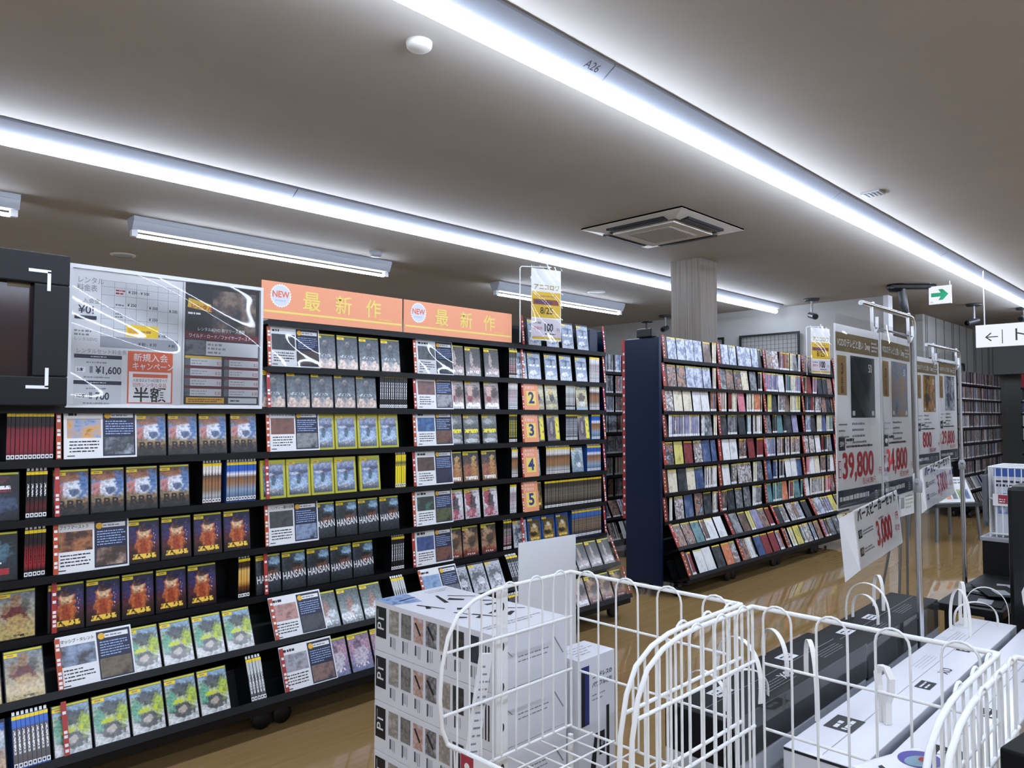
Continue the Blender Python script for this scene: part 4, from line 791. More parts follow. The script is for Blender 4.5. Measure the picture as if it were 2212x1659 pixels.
HINT = {(0, 'T'): [('f', 'bluewhite', 4), ('f', 'brown', 1), ('s', 'cream', 12)], (0, 'r0'): [('f', 'mixed', 2), ('f', 'bluewhite', 3), ('s', 'cream', 10)], (0, 'r1'): [('f', 'mixed2', 1), ('f', 'cream', 2), ('f', 'white', 2), ('s', 'brown', 12)],
 (0, 'r2'): [('s', 'white', 3), ('s', 'lilac', 30), ('s', 'white', 4), ('f', 'grey', 1), ('s', 'cream', 6), ('s', 'pink', 5)], (0, 'r3'): [('f', 'mixed', 1), ('f', 'yellow', 1), ('f', 'red', 1), ('f', 'mixed2', 1), ('f', 'blue', 2)], (0, 'r4'): [('f', 'cream', 1), ('f', 'dark', 1), ('f', 'cream', 1), ('f', 'blue', 1), ('s', 'white', 14)],
 (0, 'r5'): [('s', 'white', 3), ('f', 'mixed2', 1), ('f', 'blue', 1), ('f', 'mixed', 1), ('f', 'dark', 1), ('s', 'cream', 14)], (0, 's1'): [('f', 'mixed', 2), ('f', 'teal', 1), ('s', 'brown', 5), ('f', 'white', 2)], (0, 's2'): [('s', 'red', 4), ('f', 'white', 2), ('f', 'dark', 1), ('f', 'orange', 1), ('f', 'mixed2', 2)],
 (1, 'T'): [('f', 'bluewhite', 5), ('f', 'dark', 1)], (1, 'r0'): [('f', 'grey', 1), ('f', 'mixed', 2), ('f', 'cream', 1), ('f', 'grey', 1), ('s', 'dark', 10)], (1, 'r1'): [('s', 'cream', 8), ('s', 'red', 4), ('s', 'cream', 6), ('f', 'pink', 1), ('s', 'cream', 10), ('s', 'orange', 9)], (1, 'r3'): [('f', 'white', 2), ('s', 'mixed', 10), ('f', 'red', 1), ('s', 'red', 12)],
 (1, 'r2'): [('f', 'dark', 1), ('s', 'grey', 12), ('f', 'dark', 1), ('s', 'teal', 6), ('s', 'white', 12)], (1, 's1'): [('f', 'grey', 1), ('f', 'brown', 1), ('s', 'yellow', 6), ('f', 'lilac', 1), ('f', 'mixed', 1), ('s', 'red', 6)], (1, 's2'): [('f', 'mixed', 1), ('s', 'white', 8), ('f', 'blue', 1), ('f', 'red', 2), ('s', 'grey', 6)],
 (2, 'r1'): [('s', 'yellow', 6), ('f', 'dark', 1), ('s', 'grey', 10), ('f', 'brown', 1), ('s', 'cream', 10)], (2, 'r0'): [('s', 'lilac', 20), ('f', 'white', 1), ('s', 'teal', 8), ('s', 'cream', 8)], (2, 'r5'): [('f', 'teal', 1), ('s', 'teal', 14), ('f', 'orange', 1), ('s', 'red', 8)], (2, 'r4'): [('f', 'blue', 1), ('s', 'blue', 6), ('s', 'dark', 8), ('f', 'white', 2)]}
for i in range(4):
    for k in ('T', 'r0', 'r1', 'r2', 'r3', 'r4', 'r5', 's1', 's2'):
        fill_row((Matrix.Translation((5.20 + 0.9 * i, YA, 0)) @ row_matrix(k), Matrix.Translation((5.20 + 0.9 * i, YA, 0)) @ row_matrix(k, 0, 0.0)), 0.9, 'b', HINT.get((i, k)) or rseg(SR), SR)
for (xb, yb, n, ww, pal, rot) in ((5.75, 4.85, 2, 0.9, ('white', 'bluewhite', 'grey', 'mixed'), 0), (12.14, 2.95, 3, 0.87, ('white', 'grey', 'mixed', 'mixed2', 'brown', 'dark', 'lilac'), 0), (15.0, 2.7, 2, 0.9, ('blue', 'grey', 'mixed', 'dark', 'white'), -PI / 2)):
    for i in range(n):
        for k in ('T', 'r0', 'r1', 'r2', 'r3', 'r4', 'r5', 's1', 's2'):
            org = Matrix.Translation((xb, yb - (0.9 * i if rot else 0), 0)) @ Matrix.Rotation(rot, 4, 'Z') @ Matrix.Translation((0 if rot else ww * i, 0, 0))
            fill_row((org @ row_matrix(k), org @ row_matrix(k, 0, 0.0)), ww, 'c', [('s', SR.choice(pal), SR.randint(4, 12)) for _ in range(9)], SR)
o = ST.build('disc_cases'); o['kind'] = 'stuff'; tag(o, 'mixed film and music cases filling the racks beyond the navy end panel', 'disc cases')

# black mesh grids on the end wall
def grid(name, loc, wd, ht, rz, label):
    r = empty(name, loc, rz, label, 'grid panel', 'black grid panels on the walls')
    f = MB()
    for a, b in (((0, 0), (wd, 0.03)), ((0, ht - 0.03), (wd, ht)), ((0, 0.03), (0.03, ht - 0.03)), ((wd - 0.03, 0.03), (wd, ht - 0.03))): f.box((a[0], -0.02, a[1]), (b[0], 0.0, b[1]), BLACKP)
    f.build('frame', r); g = MB(); n = int(wd / 0.06)
    for i in range(1, n): g.box((i * wd / n - 0.002, -0.012, 0.02), (i * wd / n + 0.002, -0.008, ht - 0.02), DGREY)
    for j in range(1, int(ht / 0.06)): g.box((0.02, -0.013, j * 0.06 - 0.002), (wd - 0.02, -0.009, j * 0.06 + 0.002), DGREY)
    g.build('wire_mesh', r); return r
grid('grid_panel', (10.06, 6.4, 1.75), 0.9, 0.88, -PI / 2, 'black mesh grid on the end wall right of the wooden column')
grid('grid_panel', (10.06, 5.25, 1.75), 0.9, 0.88, -PI / 2, 'black mesh grid on the end wall nearest the second yellow flyer')
grid('grid_panel', (10.06, 8.9, 1.75), 0.95, 0.86, -PI / 2, 'black mesh grid on the end wall left of the navy end panel')
grid('grid_panel', (12.5, 3.41, 1.75), 0.9, 0.6, 0, 'black mesh grid above the far racks, left one beside the second poster stand')
grid('grid_panel', (13.5, 3.41, 1.75), 0.95, 0.6, 0, 'black mesh grid above the far racks, right one')

# ---------------------------------------------------------------- poster stands
def price_poster(x, y, z, w_, h_, rz, label, price, tax, kind, pic, seed, group='television price posters on chrome stands'):
    r = empty('price_poster', (x, y, z), rz, label, 'poster', group); k = w_ / 0.45; q = h_ / 0.65
    s = MB().box((0, 0, 0), (w_, 0.002, h_), PAPER); B = M('poster_brown', '7c6c4c', 0.5)
    s.rect(0.01 * k, 0.555 * q, 0.44 * k, 0.622 * q, B); s.text('VODのテレビと違い', 0.02 * k, 0.575 * q, 0.034 * k, PAPER, -0.0014, sx=0.82, bold=0.01); s.text('2way', 0.29 * k, 0.575 * q, 0.036 * k, PAPER, -0.0014, sx=0.75, bold=0.02); s.lines(0.36 * k, 0.567 * q, 0.435 * k, 0.61 * q, 3, LIG, 3, -0.0014)
    s.rect(0.02 * k, 0.40 * q, 0.105 * k, 0.54 * q, M('poster_gold', '9c8250', 0.45)); s.text('3', 0.062 * k, 0.475 * q, 0.055 * k, MAROON, -0.0014, 'c', 0.9, 0.03)
    for i, ch in enumerate('年保'): s.text(ch, 0.062 * k, (0.44 - 0.032 * i) * q, 0.03 * k, MAROON, -0.0014, 'c')
    s.rect(0.145 * k, 0.32 * q, 0.39 * k, 0.545 * q, photo('poster_tv_%d' % pic[0], pic[1], 9, 0.25)); s.text('50', 0.34 * k, 0.49 * q, 0.045 * k, PAPER, -0.0014, 'c', 0.8); s.rect(0.155 * k, 0.328 * q, 0.18 * k, 0.345 * q, LIG, -0.0014); s.rect(0.35 * k, 0.328 * q, 0.375 * k, 0.345 * q, LIG, -0.0014)
    for i in range(4): s.lines(0.025 * k, (0.225 + 0.022 * i) * q, (0.1 + 0.03 * (i % 2)) * k, (0.236 + 0.022 * i) * q, 1, GREYINK, i + seed); s.lines(0.15 * k, (0.225 + 0.022 * i) * q, 0.3 * k, (0.24 + 0.022 * i) * q, 1, GREYINK, i + seed + 5)
    s.rect(0.02 * k, 0.205 * q, 0.078 * k, 0.252 * q, INK, -0.001)
    s.text(kind, 0.049 * k, 0.219 * q, 0.026 * k, PAPER, -0.0016, 'c', 0.85, 0.02); s.lines(0.09 * k, 0.232 * q, 0.2 * k, 0.252 * q, 1, INK, 2); s.lines(0.09 * k, 0.21 * q, 0.4 * k, 0.226 * q, 1, INK, 9)
    s.rect(0.016 * k, 0.11 * q, 0.038 * k, 0.17 * q, REDI, -0.001); s.rect(0.0195 * k, 0.114 * q, 0.0345 * k, 0.139 * q, PAPER, -0.0014); s.rect(0.0195 * k, 0.142 * q, 0.0345 * k, 0.166 * q, PAPER, -0.0014)
    s.text(price, 0.048 * k, 0.108 * q, 0.128 * k, REDI, -0.0016, 'l', 0.9, 0.02); s.text('円', 0.415 * k, 0.108 * q, 0.03 * k, REDI, -0.0016, 'l', 0.9)
    s.text(tax, 0.24 * k, 0.078 * q, 0.028 * k, REDI, -0.0016, 'l', 0.85)
    s.rect(0.008 * k, 0.006 * q, w_ - 0.008 * k, 0.067 * q, M('poster_slate', '3c4252', 0.5)); s.lines(0.02 * k, 0.026 * q, 0.33 * k, 0.05 * q, 1, PAPER, seed, -0.0014, 0.75); s.lines(0.37 * k, 0.014 * q, 0.405 * k, 0.048 * q, 4, LIG, 8, -0.0014)
    s.build('printed_sheet', r)
    wavy(w_ + 0.02, h_ + 0.045, 30, 44, 0.006, seed, CLEAR).build('clear_sleeve', r, (-0.01, -0.003, -0.012)); return r
def hanger_stand(x, y, ztop, xl, label):
    r = empty('poster_stand', (x, y, 0), 0, label, 'stand', 'chrome poster stands')
    MB().tube([(0, 0, 0.02), (0, 0, 1.15)], 0.013, CHROME, 14).build('lower_pole', r); MB().tube([(0, 0, 1.15), (0, 0, ztop - 0.07), (-0.004, 0, ztop - 0.03), (-0.02, 0, ztop - 0.006), (-0.05, 0, ztop), (xl, 0, ztop)], 0.0095, CHROME, 14).build('upper_pole', r)
    MB().lathe([(0.0, 1.13), (0.018, 1.13), (0.02, 1.17), (0.012, 1.19)], GREYP).tube([(0, 0, 1.16), (-0.04, -0.01, 1.18)], 0.008, GREYP).build('clamp_collar', r)
    MB().box((-0.22, -0.014, 0), (0.22, 0.014, 0.019), STEEL).build('base', r)
    MB().tube([(xl + 0.12, -0.004, ztop - 0.085), (-0.03, -0.004, ztop - 0.085)], 0.0045, CHROME).build('cross_rod', r)
    for hx in (xl + 0.13, -0.06):
        MB().tube([(hx, 0, ztop - 0.11), (hx - 0.03, -0.004, ztop - 0.08), (hx - 0.03, -0.004, ztop - 0.03), (hx - 0.02, 0, ztop + 0.006), (hx, 0, ztop + 0.012)], 0.006, WHITE).tube([(hx, 0, ztop - 0.11), (hx + 0.025, -0.004, ztop - 0.08), (hx + 0.025, -0.004, ztop - 0.04)], 0.006, WHITE).build('hook', r)
    return r
hanger_stand(3.51, 1.015, 1.885, -0.62, 'front chrome poster stand with curved top bar')
price_poster(2.59, 1.0, 1.135, 0.44, 0.645, 0, 'largest television price poster reading 39,800 yen', '39,800', '税込43,780円', '50V', (1, ['24282c', '34393f', '1c1f24', '5a6068']), 3)
price_poster(3.045, 1.0, 1.135, 0.43, 0.65, 0.05, 'television price poster reading 34,800 yen, left of the front pole', '34,800', '税込38,280円', '43V', (2, ['3a4c74', '8090a0', 'a88460', '5c4038']), 8)
hanger_stand(5.2, 1.25, 1.855, -0.66, 'rear chrome poster stand with curved top bar')
price_poster(4.33, 1.25, 1.19, 0.41, 0.59, 0, 'rear poster with price 800 beside the front pole', '  800', '税込32,780円', '40V', (3, ['2c3458', '4c4030', 'c0904c', '2c2828']), 15)
price_poster(4.75, 1.25, 1.2, 0.37, 0.59, 0, 'rear television price poster reading 29,800 yen', '29,800', '税込32,780円', '32V', (4, ['7c88a8', '2c3448', 'b8c0c8', '3c3c44']), 21)
def speaker_poster(x, y, z, w_, h_, rz, label, kind):
    r = empty('speaker_poster', (x, y, z), rz, label, 'poster', 'speaker offer posters'); r.rotation_euler = (-0.06, -0.09, rz)
    s = MB().box((0, 0, 0), (w_, 0.002, h_), PAPER); s.text('バースピーカーセット', 0.06 * w_, 0.8 * h_, w_ * 0.1, INK, -0.0014, sx=0.9, bold=0.03, rot=0.02)
    s.lines(0.5 * w_, 0.63 * h_, 0.62 * w_, 0.7 * h_, 1, GREYINK, 4, -0.0014); s.text('3,000', 0.42 * w_, 0.22 * h_, w_ * 0.27, REDI, -0.0014, 'l', 0.6, 0.025); s.text('円', 0.89 * w_, 0.5 * h_, w_ * 0.07, REDI, -0.0014); s.text('引き', 0.85 * w_, 0.28 * h_, w_ * 0.06, REDI, -0.0014)
    for zz in (0.5, 0.2): s.rect(0.05 * w_, zz * h_, 0.12 * w_, (zz + 0.14) * h_, INK, -0.001); s.text('50' if zz > .3 else '43', 0.085 * w_, (zz + 0.04) * h_, 0.05 * w_, PAPER, -0.0014, 'c'); s.lines(0.14 * w_, (zz + 0.02) * h_, 0.38 * w_, (zz + 0.12) * h_, 2, GREYINK, int(zz * 9), -0.001)
    s.build('printed_sheet', r)
    mb = MB().add([(0, 0, 0.0), (0, 0, h_), (-0.006, 0.05, h_ * 0.86), (0.012, 0.06, -0.05)], [(0, 1, 2, 3)], PAPER); mb.build('folded_side', r)
    wavy(w_, h_, 14, 8, 0.003, 6, CLEAR).build('clear_sleeve', r, (0, -0.002, 0)); return r
speaker_poster(2.66, 0.955, 0.93, 0.45, 0.205, 0.0, 'curled white speaker-set offer poster hanging below the 39,800 yen poster', 1)
speaker_poster(4.3, 1.2, 0.97, 0.52, 0.215, 0.0, 'white speaker-set offer poster hanging on the rear stand behind the front pole', 2)
mb = MB().box((0, 0, 0), (0.3, 0.002, 0.3), PAPER)
for i in range(3): mb.rect(0.03, 0.05 + i * 0.09, 0.1, 0.12 + i * 0.09, BLUEP if i else GREYP, -0.0006)
mb.lines(0.12, 0.04, 0.28, 0.24, 8, M('pale_print', 'c8c4a8', 0.5), 3); mb.lines(0.16, 0.25, 0.27, 0.28, 1, INK, 5, -0.001)
o = mb.build('notice_sheet', None, (5.22, 1.62, 0.8)); tag(o, 'white notice sheet with blue squares between the two poster stands', 'notice')
# the sheet's easel
r = empty('notice_easel', (5.37, 1.66, 0), 0, 'thin grey floor easel behind the white notice sheet', 'easel')
MB().tube([(-0.1, 0.0, 0), (-0.04, -0.03, 1.08)], 0.008, STEEL).tube([(0.1, 0.0, 0), (0.04, -0.03, 1.08)], 0.008, STEEL).tube([(0, 0.18, 0), (0, -0.02, 1.05)], 0.008, STEEL).tube([(-0.08, -0.012, 0.795), (0.08, -0.012, 0.795)], 0.008, STEEL).build('frame', r)
# small magazine stand farther down the aisle
r = empty('magazine_stand', (9.95, 2.6, 0), -0.55, 'low sloped magazine stand on grey legs down the aisle', 'stand')
for lx, ly in ((-0.28, -0.2), (0.28, -0.2), (-0.28, 0.2), (0.28, 0.2)): MB().tube([(lx * 1.1, ly * 1.1, 0), (lx, ly, 0.4)], 0.02, STEEL).build('leg', r)
MB().box((-0.32, -0.24, 0.4), (0.32, 0.24, 0.44), DGREY).build('tray', r)
mb = MB().box((-0.3, -0.004, 0), (0.3, 0.004, 0.32), PAPER); 
for i in range(6): mb.rect(-0.26 + i * 0.09, 0.04, -0.19 + i * 0.09, 0.16, ART[('red', 'cream', 'orange', 'grey', 'green', 'blue')[i]], -0.0055)
mb.lines(-0.27, 0.19, 0.27, 0.3, 3, GREYINK, 4, -0.0055); mb.build('display_board', r, (0, -0.16, 0.442), (-0.5, 0, 0))

# ---------------------------------------------------------------- wire baskets in the foreground
XB, XF, ZR, ZB = 1.84, 1.30, 0.96, 0.478
PROF = [(XB, ZR), (1.56, ZR), (1.49, 0.956), (1.42, 0.942), (1.36, 0.912), (1.325, 0.86), (1.303, 0.78), (1.297, 0.70), (1.305, 0.62), (1.325, 0.575)]
def prof_x(z):
    for (xa, za), (xb, zb) in zip(PROF[1:], PROF[2:]):
        if zb <= z <= za: return xa + (xb - xa) * (za - z) / (za - zb + 1e-9)
    return 1.33
def prof_z(x):
    if x >= 1.56: return ZR
    for (xa, za), (xb, zb) in zip(PROF[1:], PROF[2:]):
        if xb <= x <= xa: return za + (zb - za) * (xa - x) / (xa - xb + 1e-9)
    return 0.6
def basket(y0, y1, label, sign=False):
    """wire basket between y0 (right side) and y1 (left side): open low front towards -x"""
    r = empty('wire_basket', (0, 0, 0), 0, label, 'basket', 'white wire sale baskets')
    rt, rw = 0.0058, 0.0031
    rim = MB().tube([(XB, y0 + 0.012, ZR), (XB, y1 - 0.012, ZR)], rt, WIRE)
    for y in (y0, y1): rim.tube([(x, y, z) for x, z in PROF], rt, WIRE, 10)
    rim.tube([(1.325, y0, 0.575), (1.325, y1, 0.575)], rt + 0.001, WIRE, 10)
    for y, s in ((y0, 1), (y1, -1)): rim.tube([(XB - 0.02, y, ZR), (XB - 0.006, y + s * 0.004, ZR + 0.002), (XB, y + s * 0.02, ZR)], rt, WIRE)
    rim.build('rim', r)
    def arch(mb, p, ax, half, z0, zt):
        pts = [(-half, z0)] + [(-half, zt - half)] + [(-half * math.cos(g), zt - half + half * math.sin(g)) for g in (0.4, 0.8, 1.2, PI / 2, PI - 1.2, PI - 0.8, PI - 0.4)] + [(half, zt - half), (half, z0)]
        mb.tube([(p[0] + (t if ax == 0 else 0), p[1] + (t if ax == 1 else 0), z) for t, z in pts], rw, WIRE, 6)
    b = MB(); n = 4; step = (y1 - y0) / n
    for i in range(n): arch(b, (XB - 0.004, y0 + step * (i + 0.5)), 1, step * 0.27, ZB, ZR + 0.012)
    for z in (0.82, 0.655): b.tube([(XB, y0 + step * 0.23, z), (XB, y1 - step * 0.23, z)], rw + 0.0008, WIRE)
    b.build('back_panel', r)
    for y, s in ((y0, 1), (y1, -1)):
        p = MB(); yy = y + s * 0.004
        for cx in (1.78, 1.67, 1.555):
            arch(p, (cx, yy), 0, 0.03, ZB, ZR + 0.012)
        for cx in (1.49, 1.445, 1.40, 1.355): p.tube([(cx, yy, prof_z(cx) - 0.002), (cx, yy, ZB)], rw, WIRE, 6)
        for z in (0.82, 0.655): p.tube([(XB - 0.002, yy, z), (prof_x(z) + 0.002, yy, z)], rw + 0.0014, WIRE)
        p.tube([(XB, y, ZB), (XB, y, ZR)], rw + 0.001, WIRE)
        p.build('side_panel', r)
    f = MB()
    for i in range(11): yy = y0 + (y1 - y0) * (i + 0.5) / 11; f.tube([(1.325, yy, 0.575), (1.33, yy, ZB)], rw, WIRE, 6)
    f.build('front_panel', r)
    g = MB()
    for i in range(8): yy = y0 + (y1 - y0) * i / 7; g.tube([(1.33, yy, ZB), (XB, yy, ZB)], rw + (0.0015 if i in (0, 7) else 0), WIRE, 6)
    for i in range(8): xx = 1.33 + (XB - 1.33) * i / 7; g.tube([(xx, y0, ZB - 0.006), (xx, y1, ZB - 0.006)], rw + (0.0015 if i in (0, 7) else 0), WIRE, 6)
    g.build('bottom_grid', r)
    for lx in (1.36, 1.80):
        for ly in (y0 + 0.03, y1 - 0.03): MB().tube([(lx, ly, 0), (lx, ly, ZB - 0.009)], 0.009, WIRE).build('leg', r)
    return r
basket(0.965, 1.555, 'left white wire basket, beside the stack of cleaner boxes')
basket(0.385, 0.935, 'middle white wire basket, in front of the television boxes')
basket(-0.2, 0.355, 'right white wire basket holding black packages at the right edge')
# red price tag on the front rim
r = empty('price_tag', (1.305, 1.48, 0.5), -PI / 2, 'dark red price tag hung on the left basket front rim', 'tag')
s = MB().box((0, 0, 0), (0.12, 0.0016, 0.085), PAPER); s.rect(0.002, 0.002, 0.05, 0.083, M('tag_red', 'a03444', 0.5), -0.0006); s.disc(0.026, 0.055, 0.01, 0.01, PAPER, -0.001); s.text('税込', 0.012, 0.015, 0.016, PAPER, -0.001, bold=0.02); s.lines(0.058, 0.02, 0.11, 0.07, 3, LIG, 2); s.build('printed_card', r)
MB().tube([(0.02, 0.004, 0.08), (0.02, 0.012, 0.09)], 0.003, WHITE).build('clip', r)

# contents of the baskets
r = empty('small_carton', (1.5, 1.2, ZB + 0.004), 0.4, 'small dark brown carton lying in the left basket', 'carton')
MB().bbox((-0.07, -0.05, 0), (0.07, 0.05, 0.05), M('brown_carton', '4a3a32', 0.5), 0.003).build('body', r); MB().box((-0.05, -0.03, 0.05), (0.05, 0.03, 0.051), DGREY).build('label', r)
r = empty('white_package', (1.52, 0.47, ZB + 0.005), -0.35, 'white retail package with blue and purple picture in the middle basket', 'package')
MB().bbox((-0.09, -0.04, 0), (0.1, 0.05, 0.325), WHITEBOX, 0.01).build('carton', r)
s = MB(); s.disc(0.045, 0.005, 0.042, 0.035, M('package_purple', '4a4694', 0.35), -0.0006); s.disc(0.035, 0.0, 0.03, 0.02, M('package_blue', '7a9aa8', 0.35), -0.001); s.disc(0.05, 0.0, 0.012, 0.008, REDI, -0.0014); s.build('printed_picture', r, (0, 0.0, 0.3252), (-PI / 2, 0, 0))
s = MB().add([(-0.08, -0.02, 0.0006), (-0.05, 0.02, 0.0006), (-0.04, 0.02, 0.0006), (-0.06, -0.03, 0.0006)], [(0, 1, 2, 3)], INK); s.build('printed_mark', r, (0, 0.0, 0.3251))
def black_pack(x, y, z, rz, rx, label):
    r = empty('black_package', (x, y, z), rz, label, 'package', 'black packages in the right basket'); 
    MB().bbox((-0.11, -0.05, 0), (0.11, 0.05, 0.07), BLACKBOX, 0.004).build('carton', r); s = MB().lines(-0.08, 0.02, 0.07, 0.055, 2, GREYP, 3, -0.0508); s.box((-0.05, -0.02, 0.07), (0.06, 0.02, 0.0706), GREYP); s.build('printed_label', r); return r
for i, (dx, dy, rz) in enumerate(((0, 0, 0.15), (-0.01, -0.005, -0.1), (0.01, 0, 0.2), (0, -0.005, 0.0), (0.005, 0, 0.25), (-0.005, -0.005, -0.15))):
    black_pack(1.56 + dx, 0.245 + dy, ZB + 0.005 + 0.072 * i, rz, 0, ['lowest black package stacked in the right basket', 'second black package from the bottom of the right basket stack', 'third black package from the bottom of the right basket stack', 'third black package from the top of the right basket stack', 'second black package from the top of the right basket stack', 'topmost black package stacked in the right basket'][i])
black_pack(1.75, 0.17, ZB + 0.005, 1.5, 0, 'black package lying at the back of the right basket')

# ---------------------------------------------------------------- cleaner boxes
PBW = {n: photo('box_photo_%d' % n, c, 22, 0.4) for n, c in enumerate((['d8d4cc', '8a8278', 'c8c4bc'], ['3c3a3a', '8c8884', '24262a'], ['e0dcd8', 'b88c78', 'c8ccd0'], ['d0ccc8', '5a6068', 'c0a894'], ['d8d0c8', '8c847c', 'c0b4a8'], ['4c4c4c', '2c2e30', '7c7a76'], ['2a2e38', '3c424e', '1c2028']))}
def p1_box(i):
    r = empty('cleaner_box', (1.615, 1.67, 0.06 + 0.18 * i), 0); H = 0.1785
    MB().bbox((0, 0, 0), (0.335, 0.64, H), WHITEBOX, 0.002).build('carton', r)
    s = MB(); s.rect(0.008, 0.05, 0.07, 0.16, INK, -0.0004); s.text('P1', 0.056, 0.076, 0.056, PAPER, -0.001, rot=PI / 2, bold=0.01); s.rect(0.017, 0.11, 0.022, 0.15, GREYINK, -0.001)
    for k, (a, b) in enumerate(((.084, .148), (.156, .219), (.227, .287), (.294, .359), (.367, .429), (.436, .497), (.513, .568))):
        s.rect(a + 0.004, 0.075, b - 0.003, 0.16, PBW[k], -0.0006)
        R = random.Random(k); 
        for q in range(4): xx = a + 0.012 + q * 0.009; s.rect(xx, 0.02 + R.uniform(0, 0.01), xx + (0.006 if q == 0 else 0.0025), 0.064, NAVY if q == 0 else GREYINK, -0.0006)
        if k in (2, 3): s.add([(a + 0.01, -0.0012, 0.14), (a + 0.018, -0.0012, 0.145), (b - 0.014, -0.0012, 0.105), (b - 0.02, -0.0012, 0.1)], [(0, 1, 2, 3)], INK)
    for q in range(3): s.rect(0.58 + q * 0.014, 0.03, 0.586 + q * 0.014, 0.14, INK if q else GREYINK, -0.0006)
    s.build('printed_side', r, (-0.0004, 0.64, 0), (0, 0, -PI / 2))
    e = MB(); e.lines(0.1, 0.07, 0.25, 0.1, 2, GREYINK, 4, -0.0006, 0.3)
    for ex, ez in ((0.03, 0.06), (0.045, 0.13)): e.disc(ex, ez, 0.007, 0.01, INK, -0.0006, 10)
    e.add([(0.03, -0.0008, 0.135), (0.033, -0.0008, 0.137), (0.075, -0.0008, 0.1), (0.073, -0.0008, 0.098)], [(0, 1, 2, 3)], GREYINK); e.add([(0.27, -0.0008, 0.12), (0.274, -0.0008, 0.122), (0.32, -0.0008, 0.06), (0.316, -0.0008, 0.058)], [(0, 1, 2, 3)], GREYINK)
    e.build('printed_end', r)
    t = MB().add([(0.0, -0.0006, 0.64), (0.14, -0.0006, 0.64), (0.11, -0.0006, 0.50), (0.0, -0.0006, 0.53)], [(0, 3, 2, 1)], photo('box_blue_scene', ['3a5a94', '9cb4d4', '5a7ab0', 'c8d4e4'], 12, 0.4, (1, 3, 1)))
    for (x0, z0, x1, z1, tk) in ((.06, .47, .10, .36, .012), (.16, .42, .2, .53, .018), (.2, .46, .235, .41, .03), (.23, .5, .3, .42, .01), (.12, .24, .17, .14, .012), (.17, .2, .22, .22, .018), (.2, .15, .25, .17, .026), (.26, .22, .31, .17, .01), (.09, .3, .11, .25, .01), (.27, .36, .3, .33, .016), (.05, .56, .13, .57, .01), (.1, .19, .14, .21, .016), (.05, .25, .08, .22, .022), (.24, .3, .29, .29, .02), (.13, .33, .165, .30, .028), (.06, .4, .075, .43, .02)):
        d = Vector((x1 - x0, 0, z1 - z0)); nrm = Vector((-d.z, 0, d.x)).normalized() * tk / 2; a, b = Vector((x0, -0.0006, z0)), Vector((x1, -0.0006, z1))
        t.add([a - nrm, b - nrm * 0.6, b + nrm * 0.6, a + nrm], [(0, 1, 2, 3)], INK)
    t.lines(0.03, 0.06, 0.3, 0.1, 2, GREYINK, 6, -0.0006, 0.3); t.lines(0.2, 0.57, 0.31, 0.61, 2, GREYINK, 7, -0.0006, 0.3)
    if i == 3: t.build('printed_top', r, (0, 0, H), (-PI / 2, 0, 0))
    tag(r, 'white cleaner box marked P1, %s of the stack' % ['lowest', 'second from bottom', 'third from bottom', 'topmost'][i], 'box', 'stacked cleaner boxes'); return r
for i in range(4): p1_box(i)
r = empty('low_platform', (1.6, 1.655, 0), 0, 'low white platform under the stacked cleaner boxes', 'platform'); MB().bbox((0, 0, 0), (0.36, 0.67, 0.058), WHITE, 0.004).build('board', r)
# tall upright cleaner box
r = empty('tall_cleaner_box', (1.975, 1.635, 0), 0, 'tall white cleaner box standing right of the stacked boxes', 'box')
MB().bbox((0, 0, 0), (0.2, 0.14, 0.625), WHITEBOX, 0.002).build('carton', r)
s = MB(); s.rect(0.012, 0.4, 0.055, 0.6, M('box_navy', '2c3474', 0.4), -0.0006); s.rect(0.012, 0.4, 0.032, 0.58, INK, -0.001)
for i, tx in enumerate(('コードレスの', 'パワフル吸引')): s.text(tx, 0.07, 0.55 - i * 0.03, 0.02, INK, -0.001, sx=0.95, bold=0.02)
s.add([(0.05, -0.0008, 0.2), (0.085, -0.0008, 0.36), (0.1, -0.0008, 0.36), (0.085, -0.0008, 0.2), (0.07, -0.0008, 0.14)], [(0, 1, 2, 3, 4)], INK); s.rect(0.15, 0.1, 0.166, 0.44, INK, -0.0008); s.rect(0.11, 0.28, 0.14, 0.36, INK, -0.0008); s.disc(0.125, 0.32, 0.008, 0.012, GREYP, -0.0012); s.lines(0.07, 0.47, 0.15, 0.5, 2, GREYINK, 4, -0.001, 0.3)
s.build('printed_front', r); t = MB().lines(0.03, 0.03, 0.17, 0.11, 4, GREYINK, 3, -0.0006, 0.25); t.build('printed_top', r, (0, 0, 0.625), (-PI / 2, 0, 0))
# perforated strip and leaning panel
mb = MB().box((0, 0, 0), (0.046, 0.0035, 0.95), WIRE)
for i in range(8): mb.disc(0.023, 0.06 + i * 0.118, 0.008, 0.013, DGREY, -0.0006, 12)
o = mb.build('slotted_upright', None, (1.545, 1.592, 0.005)); tag(o, 'white slotted upright strip between the left basket and the cleaner boxes', 'strip')
mb = MB().bbox((0, 0, 0), (0.045, 0.012, 0.785), PAPER, 0.002); mb.lines(0.006, 0.3, 0.04, 0.76, 22, GREYINK, 3, -0.0006, 0.3)
o = mb.build('leaning_panel', None, (1.315, 1.575, 0.009), (0, 0.197, 0)); tag(o, 'narrow white printed panel leaning against the stacked cleaner boxes', 'panel')
